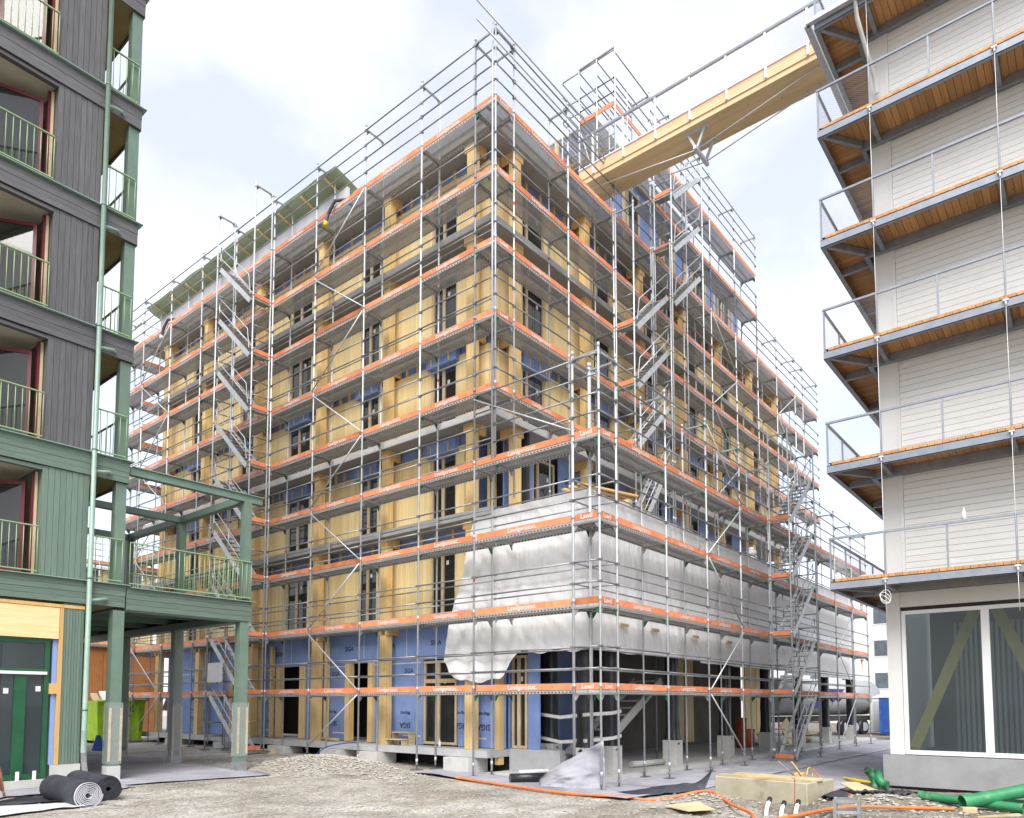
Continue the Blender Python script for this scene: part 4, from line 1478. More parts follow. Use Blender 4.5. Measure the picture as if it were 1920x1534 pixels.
box('core_wall', WX + 2.2, WX + 2.3, 13.0, 33, gz0, gz1, 'dark', mb)
# corner return of the blue wall toward the arcade, with the tall window
box('membrane', 16.6, 16.65, 11.9, 12.35, 0.14, 4.29, 'blue', mb)
box('membrane', 16.6, 16.65, 10.95, 11.2, 0.14, 4.29, 'blue', mb)
w2 = window('Y', 12.35, 12.9, 15.75, 0.75, 3.35, sticker=True)
box('base_strip', 15.7, 15.95, 11.2, 12.94, 0.14, 0.74, 'concrete', mb)
box('membrane', 15.72, 15.76, 12.94, 13.0, 0.75, 4.29, 'blue', mb)
box('membrane', 15.74, 15.78, 11.9, 12.3, 0.75, 4.29, 'blue', mb)
for y in left_cols:
    box('column', 15.02, 15.28, y - 0.15, y + 0.15, FL[0] + 0.002, 4.414 - 0.26, 'post', mb)
    for dy in (-0.20, 0.11):
        box('console_beam', 15.0, WX - 0.002, y + dy, y + dy + 0.09, 4.16, 4.412, 'beam_x', mb)
box('column', 15.3, 15.5, 12.98, 13.14, 0.3, 4.29, 'post', mb)
for y in (20.9, 24.3, 25.2):
    box('column', 15.34, 15.47, y, y + 0.14, FL[0] + 0.02, 4.15, 'post', mb)
# ------------------------------------------------------------------ left building: charcoal and green boards
LY = 17.0
lb = thing('boarded_building', 'tall apartment building clad in charcoal and green boards with loggias', 'building', (5.5, LY, 0.3))
LF = [1.0, 4.70, 7.55, 10.38, 13.21, 16.04, 18.87]
XL, XO0, XO1, XG0, XG1 = -3.0, 1.9, 5.25, 6.16, 7.0     # left end, opening, wall, gallery
def skin(i):
    return ('board_g', 'board_gx') if i <= 1 else ('board_d', 'board_dx')
GY = 27.5
for i in range(1, 7):
    z = LF[i]
    vb, hb = skin(i) if i != 2 else ('board_g', 'board_gx')
    # floor plate behind the fascia
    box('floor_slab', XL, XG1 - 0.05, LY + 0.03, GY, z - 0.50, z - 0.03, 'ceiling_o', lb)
    # fascia of horizontal boards
    nb = 4 if i > 1 else 4
    for k in range(nb):
        z1 = z - 0.05 - k * 0.125
        box('fascia_board', XL, XG1 - 0.02 - 0.004 * k, LY - 0.005 * (k % 2), LY + 0.03, z1 - 0.119, z1, hb, lb)
        box('fascia_board', XG1 - 0.05, XG1 - 0.018 + 0.004 * (k % 2), LY + 0.032, GY, z1 - 0.119, z1, hb, lb)
    box('drip_edge', XL, XG1 + 0.06, LY - 0.075, LY + 0.03, z - 0.046, z - 0.028, 'flash_g', lb)
    box('drip_edge', XG1 - 0.02, XG1 + 0.06, LY + 0.032, GY, z - 0.046, z - 0.028, 'flash_g', lb)
for i in range(1, 6):
    z0, z1 = LF[i] - 0.026, LF[i + 1] - 0.555
    vb, hb = skin(i)
    # wall strip of vertical boards
    n = 8
    for k in range(n):
        a = XO1 + (XG0 - XO1) * k / n
        box('wall_board', a + 0.003, a + (XG0 - XO1) / n - 0.003, LY + 0.035 - 0.006 * (k % 2), LY + 0.06, z0, z1, vb, lb)
    for k in range(6):
        a = XO0 - 0.13 * (k + 1)
        box('wall_board', a + 0.003, a + 0.127, LY + 0.035, LY + 0.06, z0, z1, vb, lb)
    box('wall_core', XO1 + 0.01, XG0 - 0.005, LY + 0.062, GY, z0, z1 - 0.002, 'board_d' if i > 1 else 'board_g', lb)
    box('wall_core', XL, XO0 - 0.01, LY + 0.062, LY + 3.0, z0, z1 - 0.002, 'dark', lb)
    # side boards of the gallery wall
    # loggia: ceiling, back wall, red framed glazed door standing ajar
    box('loggia_ceiling', XO0, XO1 - 0.002, LY + 0.06, LY + 1.9, z1 - 0.012, z1 - 0.002, 'ceiling', lb)
    box('back_wall', XO0, XO1 + 0.005, LY + 1.9, LY + 2.0, z0, z1 - 0.002, 'wall_in', lb)
    box('lintel', XO0, XO1, LY + 0.035, LY + 0.16, z1 - 0.09, z1 - 0.014, hb, lb)
    # door: built at a small angle
    ang = (0.75, 0.55, 0.62, 0.30, 0.5)[i - 1]
    dw, dh = 0.86, z1 - z0 - 0.32
    hinge = Vector((XO1 - 0.16, LY + 0.42, z0))
    ca, sa = math.cos(math.pi - ang), math.sin(math.pi - ang)
    def dpt(u, v, zz):
        return (hinge.x + u * ca - v * sa, hinge.y + u * sa + v * ca, hinge.z + zz)
    fr = MB()
    def dbx(u0, u1, zz0, zz1, t_=0.06):
        p = [dpt(u0, 0, zz0), dpt(u1, 0, zz0), dpt(u1, 0, zz1), dpt(u0, 0, zz1)]
        tv = Vector(dpt(0, t_, 0)) - Vector(dpt(0, 0, 0))
        fr.poly(p, 0, tv)
    dbx(0, 0.07, 0.04, dh)
    dbx(dw - 0.07, dw, 0.04, dh)
    dbx(0.07, dw - 0.07, 0.04, 0.16)
    dbx(0.07, dw - 0.07, dh - 0.07, dh)
    do = fr.build('door', 'red_frame', lb, tuple(hinge))
    gp = MB()
    tv = Vector(dpt(0, 0.02, 0)) - Vector(dpt(0, 0, 0))
    gp.poly([dpt(0.07, 0.02, 0.16), dpt(dw - 0.07, 0.02, 0.16), dpt(dw - 0.07, 0.02, dh - 0.07), dpt(0.07, 0.02, dh - 0.07)], 0, tv)
    gp.build('pane', 'glass', do, tuple(hinge))
    stk = MB()
    tv = Vector(dpt(0, -0.004, 0)) - Vector(dpt(0, 0, 0))
    stk.poly([dpt(0.22, 0.012, dh - 0.42), dpt(0.33, 0.012, dh - 0.42), dpt(0.33, 0.012, dh - 0.28), dpt(0.22, 0.012, dh - 0.28)], 0, tv)
    stk.build('sticker', 'print_white', do, tuple(hinge))
    # fixed frame and jamb boards
    fx = MB()
    fx.box(XO1 - 0.105, XO1 - 0.06, LY + 0.30, LY + 0.38, z0, z1 - 0.1)
    fx.build('door_frame', 'red_frame', lb, (XO1, LY + 0.3, z0))
    box('jamb_strip', XO1 - 0.055, XO1 - 0.006, LY + 0.26, LY + 0.42, z0, z1 - 0.1, 'frame_wood', lb)
    # railings
    def railing(nm, A, B, zb, par, h=1.02, sp=0.125, corner_post=True):
        A, B = Vector((*A, zb)), Vector((*B, zb))
        b = MB()
        b.beam(A + Vector((0, 0, h)), B + Vector((0, 0, h)), 0.045, 0.022)
        o = b.build(nm, 'rail_g', par, tuple(A))
        b = MB()
        b.beam(A + Vector((0, 0, 0.08)), B + Vector((0, 0, 0.08)), 0.045, 0.022)
        b.build('bottom_rail', 'rail_g', o, tuple(A))
        n = int((B - A).length / sp)
        for k in range(n + 1):
            p = A + (B - A) * (k / n)
            bar('baluster', p + Vector((0, 0, 0.09)), p + Vector((0, 0, h - 0.01)), 0.0085, 'rail_g', o, 6)
        return o
    railing('railing', (XO0 + 0.02, LY + 0.0), (XO1 - 0.05, LY + 0.0), z0 - 0.01, lb)
    railing('railing', (XG0 + 0.02, LY + 0.0), (XG1 - 0.12, LY + 0.0), z0 - 0.01, lb)
    if i != 1:
        railing('railing', (XG1 - 0.14, LY + 0.30), (XG1 - 0.14, LY + 3.2), z0 - 0.01, lb, sp=0.25)
    # gallery posts
    for yy in (LY + 0.06, LY + 3.5, LY + 7.0):
        box('gallery_post', XG1 - 0.28, XG1 - 0.05, yy, yy + 0.2, z0, z1 - 0.002, 'steel_g', lb)
# ground floor
n = 7
for k in range(n):
    a = 5.76 + (XG0 - 5.76) * k / n
    box('wall_board', a + 0.003, a + (XG0 - 5.76) / n - 0.003, LY + 0.035 - 0.005 * (k % 2), LY + 0.06, 0.72, 4.02, 'board_g', lb)
box('wall_core', 5.76, XG0 - 0.004, LY + 0.062, GY, 0.3, 4.14, 'board_g', lb)
box('edge_trim', 5.69, 5.757, LY + 0.02, LY + 0.10, 0.72, 4.02, 'orange_trim', lb)
box('edge_trim', XL, XG0, LY + 0.02, LY + 0.10, 4.03, 4.10, 'orange_trim', lb)
box('ply_panel', XL, 5.68, LY + 0.03, LY + 0.09, 3.36, 4.02, 'ply', lb)
box('membrane_strip', 5.60, 5.685, LY + 0.10, LY + 0.16, 0.72, 3.35, 'blue', lb)
box('spacer', 5.55, 5.70, LY + 0.04, LY + 0.095, 2.2, 2.42, 'orange_trim', lb)
box('plinth', 5.62, XG0 + 0.02, LY + 0.01, LY + 0.09, 0.2, 0.715, 'concrete_l', lb)
box('plinth', XL, 5.615, LY - 0.02, LY + 0.09, 0.2, 0.44, 'concrete_l', lb)
gd = MB()
for (a, b, c, d) in ((5.46, 5.55, 0.46, 3.34), (4.93, 5.14, 0.46, 2.62), (3.6, 3.72, 0.46, 2.62), (2.0, 2.1, 0.46, 3.34)):
    gd.box(a, b, LY + 0.10, LY + 0.18, c, d)
for (c, d) in ((3.26, 3.34), (2.62, 2.72), (0.46, 0.56)):
    gd.box(2.1, 5.46, LY + 0.103, LY + 0.177, c, d)
gdo = gd.build('glazed_door', 'green_frame', lb, (5.0, LY + 0.1, 0.46))
box('weather_bar', 2.1, 5.50, LY + 0.055, LY + 0.098, 2.60, 2.66, 'pvc_white', gdo)
for (a, b, c, d) in ((5.14, 5.46, 0.56, 2.62), (3.72, 4.93, 0.56, 2.62), (2.1, 3.6, 0.56, 2.62), (2.1, 5.46, 2.72, 3.26)):
    box('pane', a, b, LY + 0.13, LY + 0.14, c, d, 'glass_shop', gdo)
for (x, z) in ((5.32, 2.25), (4.75, 2.2)):
    box('sticker', x, x + 0.09, LY + 0.124, LY + 0.129, z, z + 0.11, 'print_white', gdo)
for x in (5.0, 5.3):
    box('spacer', x, x + 0.06, LY + 0.02, LY + 0.05, 0.36, 0.62, 'pvc_white', gdo)
box('room_wall', XL, 5.5, LY + 3.0, LY + 3.1, 0.44, 3.4, 'dark', lb)
# downpipe with outlets
dp = MB()
dp.path([(6.19, LY - 0.10, 20.5), (6.19, LY - 0.10, 0.95)], 0.052, 12)
dpo = dp.build('downpipe', 'pipe_g', lb, (6.19, LY - 0.1, 1))
for z in (1.4, 4.25, 7.1, 9.9, 12.7, 15.55):
    if z > 4:
        e = MB()
        e.path([(6.22, LY - 0.10, z - 0.02), (6.34, LY - 0.11, z), (6.51, LY - 0.07, z + 0.04), (6.57, LY + 0.01, z + 0.05)], 0.038, 10)
        e.build('outlet_pipe', 'pipe_g', dpo, (6.22, LY - 0.1, z))
    c = MB()
    c.tube((6.19, LY - 0.10, z + 0.45), (6.19, LY - 0.10, z + 0.48), 0.062, 12)
    c.box(6.17, 6.21, LY - 0.05, LY + 0.04, z + 0.45, z + 0.48)
    c.build('pipe_clip', 'steel_g', dpo, (6.3, LY - 0.1, z + 0.45))
fb = MB()
fb.path([(6.19, LY - 0.10, 1.42), (6.20, LY - 0.11, 0.8), (6.25, LY - 0.12, 0.38)], 0.058, 10)
fb.build('pipe_wrap', 'film', dpo, (6.3, LY - 0.1, 1.4))

# ------------------------------------------------------------------ green terrace with pergola frame
tp = thing('terrace', 'green steel terrace on tall posts beside the boarded building', 'terrace', (8.6, 20.5, 0.3))
PX1 = 10.1
def gpost(x, y, z0, z1, wd=0.24):
    return box('post', x - wd / 2, x + wd / 2, y - wd / 2, y + wd / 2, z0, z1, 'steel_g', tp)
lower = []
for (x, y) in ((6.85, LY + 0.12), (9.93, LY + 0.14), (9.93, 20.62), (9.93, 24.1), (9.93, 27.4)):
    o = gpost(x, y, 0.30, 4.08)
    lower.append((x, y, o))
for (x, y) in ((9.96, LY + 0.12), (9.96, 20.62), (9.96, 24.1), (6.9, 24.1)):
    gpost(x, y, 4.68, 7.24, 0.20)
for k in range(4):
    z1 = 4.66 - 0.05 - k * 0.125
    box('fascia_board', XG1 + 0.002, PX1, LY - 0.005 * (k % 2), LY + 0.03, z1 - 0.119, z1, 'board_gx', tp)
    box('fascia_board', PX1 - 0.032, PX1 - 0.001 + 0.004 * (k % 2), LY + 0.032, 28.0, z1 - 0.119, z1, 'board_gx', tp)
box('drip_edge', XG1 + 0.065, PX1 + 0.08, LY - 0.075, LY + 0.03, 4.615, 4.633, 'flash_g', tp)
box('drip_edge', PX1 - 0.02, PX1 + 0.08, LY + 0.032, 28.0, 4.615, 4.633, 'flash_g', tp)
box('deck', XG1 + 0.004, PX1 - 0.04, LY + 0.032, 28.0, 4.50, 4.60, 'dark', tp)
for k in range(7):
    y = LY + 0.7 + k * 1.6
    box('joist', XG1 + 0.004, PX1 - 0.04, y, y + 0.1, 4.28, 4.495, 'steel_g', tp)
box('edge_beam', PX1 - 0.36, PX1 - 0.06, LY + 0.04, 28.0, 4.085, 4.27, 'steel_g', tp)
box('edge_beam', XG1 + 0.004, PX1 - 0.37, LY + 0.04, LY + 0.3, 4.085, 4.27, 'steel_g', tp)
# pergola beams
box('pergola_beam', XG1 + 0.004, PX1 + 0.28, LY + 0.05, LY + 0.22, 7.245, 7.42, 'steel_g', tp)
box('drip_edge', XG1 + 0.07, PX1 + 0.30, LY + 0.0, LY + 0.27, 7.423, 7.44, 'flash_g', tp)
box('pergola_beam', XG1 + 0.004, PX1 + 0.02, 20.53, 20.71, 7.245, 7.42, 'steel_g', tp)
box('pergola_beam', XG1 + 0.004, PX1 + 0.02, 24.0, 24.18, 7.245, 7.42, 'steel_g', tp)
box('pergola_beam', PX1 - 0.24, PX1 - 0.06, LY + 0.225, 20.527, 7.245, 7.42, 'steel_g', tp)
box('pergola_beam', PX1 - 0.24, PX1 - 0.06, 20.715, 23.99, 7.245, 7.42, 'steel_g', tp)
railing('railing', (XG1 + 0.05, LY + 0.0), (PX1 - 0.03, LY + 0.0), 4.64, tp)
railing('railing', (PX1 - 0.02, LY + 0.05), (PX1 - 0.02, 21.0), 4.64, tp)
railing('railing', (XG1 + 0.2, 21.1), (PX1 - 0.06, 21.1), 4.64, tp, sp=0.14)
# protective film and corner battens on the posts
for (x, y, o) in lower:
    top = 1.9
    for (dx, dy) in ((-0.13, -0.13), (0.10, -0.13)):
        box('corner_batten', x + dx, x + dx + 0.045, y + dy - 0.004, y + dy + 0.03, 0.72 if y < 18 else 0.5, top, 'rough_wood', o)
    f = MB()
    f.box(x - 0.142, x + 0.150, y - 0.148, y + 0.14, 0.66, top + 0.12)
    f.build('film_wrap', 'film', o, (x, y, 0.66))
    box('foot', x - 0.14, x + 0.14, y - 0.14, y + 0.14, gh(x, y) - 0.05, 0.62 if y < 17.3 and x < 8 else 0.52, 'concrete_l' if x < 8 else 'galv_d', o)
lf = MB()
ll = random.Random(4)
for j in range(15):
    z = 0.3 + j * 0.28
    for k in range(10):
        t = 2 * math.pi * k / 10
        r = 0.19 + 0.05 * noise.noise(Vector((math.cos(t) * 2, math.sin(t) * 2, z))) + 0.16 * max(0, 0.9 - z)
        lf.v.append((9.93 + r * math.cos(t), 20.62 + r * math.sin(t), z))
for j in range(14):
    for k in range(10):
        lf.f.append((j * 10 + k, j * 10 + (k + 1) % 10, (j + 1) * 10 + (k + 1) % 10, (j + 1) * 10 + k))
        lf.sm.append(True)
lf.build('loose_film', 'film', lower[2][2], (9.93, 20.62, 0.3))

# ------------------------------------------------------------------ right building: white siding, steel balconies
rb = thing('white_building', 'white sided apartment building with steel and larch balconies', 'building', (19.2, 2.0, 0))
BX, BYE = 18.0, 4.91          # balcony front line and left end
WXR, WYR = 19.2, 3.98         # wall planes
YR = -4.0
XB = 29.0
BZ = [4.69, 7.52, 10.35, 13.18, 16.01, 18.85]
def net(name, A, B, z0, z1, parent, pitch=0.055, r=0.0016, mat='rod'):
    """diamond wire mesh between two points"""
    A, B = Vector((A[0], A[1], 0)), Vector((B[0], B[1], 0))
    Ln = (B - A).length
    d = (B - A).normalized()
    H = z1 - z0
    b = MB()
    def wire(s0, h0, s1, h1):
        p, q = A + d * s0 + Vector((0, 0, z0 + h0)), A + d * s1 + Vector((0, 0, z0 + h1))
        b.tube(p, q, r, 3, False)
    sl_ = 0.62
    k = -H / sl_
    while k < Ln:
        s0, s1 = max(k, 0), min(k + H / sl_, Ln)
        if s1 > s0:
            wire(s0, (s0 - k) * sl_, s1, (s1 - k) * sl_)
            wire(s0, H - (s0 - k) * sl_, s1, H - (s1 - k) * sl_)
        k += pitch * 1.6
    o = b.build(name, mat, parent, tuple(A + Vector((0, 0, z0))))
    o['kind'] = 'stuff'
    return o
for li, bz in enumerate(BZ):
    bo = thing_part = D.objects.new('balcony', None)
    COL.objects.link(bo)
    BASE[bo.name] = Vector((BX, BYE, bz))
    bo.parent = rb
    bo.location = Vector((BX, BYE, bz)) - BASE[rb.name]
    zt = bz + 0.19
    # steel channels: front, side, wall and cross members
    ch = MB()
    ch.box(BX, BX + 0.012, YR, BYE, bz, zt)
    ch.box(BX, BX + 0.09, YR, BYE, bz, bz + 0.014)
    ch.box(BX, BX + 0.09, YR, BYE, zt - 0.014, zt)
    ch.build('front_beam', 'steel_b', bo, (BX, BYE, bz))
    ch = MB()
    ch.box(BX, XB, BYE + 0.002, BYE + 0.014, bz, zt)
    ch.box(BX + 0.1, XB, BYE - 0.09, BYE, bz + 0.001, bz + 0.015)
    ch.build('side_beam', 'steel_b', bo, (BX, BYE, bz))
    box('wall_beam', WXR - 0.12, WXR - 0.02, YR, WYR + 0.1, bz - 0.02, zt - 0.002, 'steel_b', bo)
    box('wall_beam', WXR - 0.12, XB, WYR + 0.102, WYR + 0.2, bz - 0.02, zt - 0.004, 'steel_b', bo)
    for y in (3.7, 1.2, -1.3):
        box('cross_beam', BX + 0.095, WXR - 0.122, y, y + 0.09, bz, zt - 0.006, 'steel_b', bo)
    for x in (19.55, 22.0, 24.6, 27.2):
        box('cross_beam', x, x + 0.09, WYR + 0.205, BYE - 0.095, bz, zt - 0.006, 'steel_b', bo)
    dg = MB()
    dg.beam((BX + 0.12, BYE - 0.12, bz + 0.09), (WXR - 0.15, WYR + 0.16, bz + 0.09), 0.08, 0.16)
    dg.build('corner_beam', 'steel_b', bo, (BX, BYE, bz))
    # larch boards: across the front strip, along the side strip
    y = YR
    while y < BYE - 0.02:
        x1 = WXR - 0.02
        if y > WYR + 0.1:
            x1 = BX + 0.12 + (BYE - y - 0.1) * (WXR - BX) / (BYE - WYR)
        if x1 > BX + 0.15:
            box('deck_board', BX - 0.012, round(x1, 2), y, y + 0.136, zt + 0.002, zt + 0.072, 'soffit_x', bo)
        y += 0.1445
    x = BX + 0.2
    while x < XB:
        y0 = WYR + 0.02
        if x < WXR:
            y0 = BYE - 0.06 - (x - BX - 0.12) * (BYE - WYR) / (WXR - BX)
        if y0 < BYE - 0.1 and x < (24.0 if li < 5 else 22.5):
            box('deck_board', x, x + 0.137, round(max(y0, WYR + 0.02), 2), BYE + 0.03, zt + 0.006, zt + 0.07, 'soffit_y', bo)
        x += 0.1445
    box('gap_light_block', BX + 0.05, WXR - 0.02, YR, BYE - 0.02, zt + 0.073, zt + 0.078, 'dark', bo)  # added dark sheet, keeps sky light from showing through the board gaps
    box('gap_light_block', WXR - 0.018, XB, WYR + 0.02, BYE - 0.02, zt + 0.073, zt + 0.078, 'dark', bo)
    box('deck_panel', 24.1 if li < 5 else 22.6, XB, WYR + 0.02, BYE + 0.03, zt + 0.006, zt + 0.07, 'soffit_y', bo)
    # railing
    zr = zt + 0.07
    h = 0.98
    rp_ = MB()
    rp_.beam((BX + 0.02, YR, zr + h), (BX + 0.02, BYE + 0.02, zr + h), 0.05, 0.05)
    rp_.beam((BX + 0.05, BYE, zr + h), (XB, BYE, zr + h), 0.05, 0.05)
    ro = rp_.build('handrail', 'steel_b', bo, (BX, BYE, zr + h))
    for y in (BYE - 0.01, 3.72, 2.48, 1.24, 0.0, -1.3):
        box('rail_post', BX + 0.005, BX + 0.035, y - 0.02, y + 0.02, bz + 0.05, zr + h - 0.027, 'steel_b', bo)
    for x in (19.4, 20.8, 22.2, 23.6, 25.0, 26.4):
        box('rail_post', x - 0.02, x + 0.02, BYE - 0.015, BYE + 0.02, bz + 0.05, zr + h - 0.027, 'steel_b', bo)
    net('wire_net', (BX + 0.02, YR), (BX + 0.02, BYE), zr + 0.03, zr + h - 0.03, bo)
    net('wire_net', (BX + 0.05, BYE), (24.0, BYE), zr + 0.03, zr + h - 0.03, bo)
    # slim hanger rods and their brackets
    for y in (3.72, 1.24):
        bar('hanger_rod', (BX - 0.03, y, (BZ[li - 1] + 0.15) if li else 3.9), (BX - 0.03, y, bz + 0.1), 0.0055, 'rod', bo, 6)
        hb_ = MB()
        hb_.box(BX - 0.06, BX, y - 0.05, y + 0.05, bz + 0.13, bz + 0.165)
        hb_.tube((BX - 0.03, y, bz + 0.04), (BX - 0.03, y, bz + 0.13), 0.022, 8)
        hb_.build('rod_bracket', 'rod', bo, (BX - 0.03, y, bz + 0.1))
# gutter at the top level
g = MB()
zg = BZ[5] + 0.20
for k in range(9):
    t = math.pi * k / 8
for (A, B) in (((BX - 0.10, YR, zg), (BX - 0.10, BYE + 0.16, zg)), ((BX - 0.10, BYE + 0.16, zg), (XB, BYE + 0.16, zg))):
    g.beam(A, B, 0.13, 0.12)
g.build('gutter', 'galv', rb, (BX, BYE, zg))
dpx = MB()
dpx.path([(BX - 0.05, 3.95, zg - 0.05), (BX - 0.03, 3.93, zg - 0.5), (WXR - 0.25, 3.80, zg - 1.35), (WXR - 0.10, 3.76, zg - 1.75)], 0.05, 10)
dpx.build('downpipe', 'concrete_l', rb, (BX, 3.9, zg))
# walls: corner boards, trim and siding
sj = random.Random(17)
for li in range(0, 6):
    z0 = BZ[li] + 0.235
    z1 = (BZ[li + 1] - 0.022) if li < 5 else BZ[li] + 2.6
    box('corner_board', WXR, WXR + 0.14, WYR - 0.38, WYR, z0 - 0.25, z1, 'trim', rb)
    box('corner_board', WXR + 0.142, XB, WYR - 0.03, WYR - 0.001, z0 - 0.25, z1, 'trim', rb)
    box('trim_strip', WXR - 0.012, WXR + 0.1, WYR - 0.46, WYR - 0.383, z0, z1, 'trim', rb)
    z = z0
    while z < z1 - 0.02:
        zz = min(z + 0.1485, z1)
        box('siding_board', WXR + 0.012 + sj.uniform(0, 0.003), WXR + 0.045, YR, WYR - 0.465, z, zz - 0.009, 'siding', rb)
        z += 0.1485
    box('wall_core', WXR + 0.046, WXR + 0.3, YR, WYR - 0.39, z0 - 0.25, z1, 'trim', rb)
# ground floor
box('corner_board', WXR - 0.02, WXR + 0.22, WYR - 0.30, WYR, 0.79, 4.66, 'trim', rb)
box('side_wall', WXR + 0.222, 30, WYR - 0.2, WYR - 0.002, 0.2, 4.66, 'trim', rb)
box('lintel_board', WXR + 0.02, WXR + 0.2, YR, WYR - 0.302, 4.30, 4.66, 'trim', rb)
box('shadow_gap', WXR + 0.06, WXR + 0.2, YR, WYR - 0.302, 4.22, 4.298, 'dark', rb)
box('plinth', WXR - 0.16, WXR + 0.3, YR, WYR + 0.14, 0.06, 0.775, 'concrete_p', rb)
box('foundation', WXR - 0.02, WXR + 0.2, YR, WYR + 0.0, -0.5, 0.055, 'black', rb)
wn = MB()
for (a, b) in ((3.58, 3.67), (1.90, 2.06), (0.3, 0.46), (-1.3, -1.14)):
    wn.box(WXR + 0.04, WXR + 0.14, a, b, 0.80, 4.21)
for (c, d) in ((0.80, 0.90), (4.12, 4.21)):
    wn.box(WXR + 0.043, WXR + 0.137, YR, 3.665, c, d)
wo = wn.build('shop_window', 'pvc_white', rb, (WXR, 3, 0.8))
for (a, b) in ((2.06, 3.58), (0.46, 1.90), (-1.14, 0.3)):
    box('pane', WXR + 0.085, WXR + 0.095, a, b, 0.90, 4.12, 'glass_shop', wo)
b_ = MB()
b_.beam((WXR + 0.30, 3.52, 0.95), (WXR + 0.30, 2.18, 4.2), 0.23, 0.05, (1, 0, 0))
b_.beam((WXR + 0.30, 1.80, 4.2), (WXR + 0.30, 0.55, 1.0), 0.23, 0.05, (1, 0, 0))
b_.build('inner_brace', 'brace_wood', rb, (WXR + 0.5, 2.5, 1))
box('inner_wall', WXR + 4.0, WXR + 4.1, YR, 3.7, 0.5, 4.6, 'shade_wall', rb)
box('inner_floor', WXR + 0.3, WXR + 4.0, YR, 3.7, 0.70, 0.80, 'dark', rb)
box('reflection_panel', WXR + 1.64, WXR + 1.66, -2.0, 2.9, 0.82, 4.0, 'shade_wall', rb)  # panel and ribs stand in for a corrugated building's reflection in the glass
for k in range(44):
    box('reflection_rib', WXR + 1.60, WXR + 1.638, -1.9 + 0.108 * k, -1.84 + 0.108 * k, 0.82, 4.0, 'grey_tank', rb)
lp = MB()
for k in range(3):
    pts = [(BX - 0.04, 3.72 + 0.11 * math.cos(t_ / 16 * 6.283) + 0.01 * k, 4.42 - 0.02 * k + (0.16 - 0.03 * k) * math.sin(t_ / 16 * 6.283 + 0.5 * k)) for t_ in range(17)]
    lp.path(pts, 0.006, 6)
lo = tag(lp.build('cable_coil', 'white_pl', None, (BX - 0.04, 3.72, 4.4)), 'small white cable coil hanging under the lowest balcony corner', 'cable')
bt = MB()
bz_ = BZ[1] + 0.24 + 0.0
for (z0_, z1_, r0, r1) in ((0, 0.20, 0.042, 0.042), (0.20, 0.25, 0.042, 0.016), (0.25, 0.29, 0.018, 0.018)):
    bt.tube((BX + 0.05, 2.16, BZ[0] + 0.19 + 1.05 + z0_), (BX + 0.05, 2.16, BZ[0] + 0.19 + 1.05 + z1_), r0, 10, True, r1)
tag(bt.build('bottle', 'white_pl', None, (BX + 0.05, 2.16, BZ[0] + 1.24)), 'clear plastic bottle standing on the lowest balcony handrail', 'bottle')
fs = MB()
for j in range(7):
    for i in range(7):
        fs.v.append((18.25 + i * 0.13, 3.85 + j * 0.13, BZ[0] + 0.24 + 0.16 * max(0, 1 - ((i - 3) ** 2 + (j - 3) ** 2) / 10) + 0.03 * noise.noise(Vector((i, j, 1)))))
for j in range(6):
    for i in range(6):
        k = j * 7 + i
        fs.f.append((k, k + 1, k + 8, k + 7))
        fs.sm.append(True)
tag(fs.build('bundle', 'fleece_w', None, (18.6, 4.2, BZ[0] + 0.24)), 'crumpled pale bundle lying on the lowest balcony corner', 'bundle')

# ------------------------------------------------------------------ footbridge
fbx0, fbx1, fby0, fby1, fz0, fz1 = 19.42, 20.55, 5.12, 12.95, 19.38, 19.78
fbr = thing('footbridge', 'glulam timber footbridge with wire mesh railing high between two buildings', 'bridge', (20.0, 9.0, fz0))
box('deck_slab', fbx0 + 0.004, fbx1 - 0.004, fby0, fby1, fz0, fz1 - 0.14, 'bridge_wood', fbr)
for k in range(4):
    z = fz1 - 0.135 - 0.10 + k * 0.085
    box('edge_board', fbx0 - 0.03, fbx0, fby0, fby1, z, z + 0.078, 'bridge_edge', fbr)
    box('edge_board', fbx1, fbx1 + 0.03, fby0, fby1, z, z + 0.078, 'bridge_edge', fbr)
box('walkway', fbx0, fbx1, fby0, fby1, fz1 - 0.138, fz1 + 0.0, 'bridge_wood', fbr)
for x in (fbx0 - 0.05, fbx1 + 0.05):
    k = 0
    y = fby0 + 0.35
    while y < fby1:
        box('rail_post', x - 0.03, x + 0.03, y - 0.03, y + 0.03, fz1 - 0.22, fz1 + 1.12, 'rod', fbr)
        y += 1.15
    b = MB()
    b.beam((x, fby0, fz1 + 1.16), (x, fby1, fz1 + 1.16), 0.07, 0.07)
    b.build('handrail', 'steel_b', fbr, (x, fby0, fz1 + 1.1))
    b = MB()
    b.beam((x, fby0, fz1 + 0.12), (x, fby1, fz1 + 0.12), 0.03, 0.04)
    b.build('bottom_rail', 'rod', fbr, (x, fby0, fz1 + 0.1))
    net('wire_net', (x, fby0), (x, fby1), fz1 + 0.14, fz1 + 1.12, fbr, 0.07)
ym = 8.85
zs = 18.76
v_ = MB()
for x in (fbx0 + 0.25, fbx1 - 0.25):
    for dy in (-0.28, 0.28):
        v_.beam((x, ym + dy, fz0 - 0.01), (x, ym, zs + 0.02), 0.07, 0.07)
    v_.box(x - 0.07, x + 0.07, ym - 0.42, ym + 0.42, fz0 - 0.025, fz0 - 0.003)
v_.beam((fbx0 + 0.1, ym, zs), (fbx1 - 0.1, ym, zs), 0.10, 0.10)
v_.build('strut', 'galv', fbr, (20, ym, zs))
for x in (fbx0 + 0.25, fbx1 - 0.25):
    bar('tie_rod', (x, ym, zs), (x, fby1 - 0.1, fz0 - 0.02), 0.017, 'galv', fbr)
    bar('tie_rod', (x, ym, zs), (x, fby0 + 0.1, fz0 - 0.02), 0.017, 'galv', fbr)

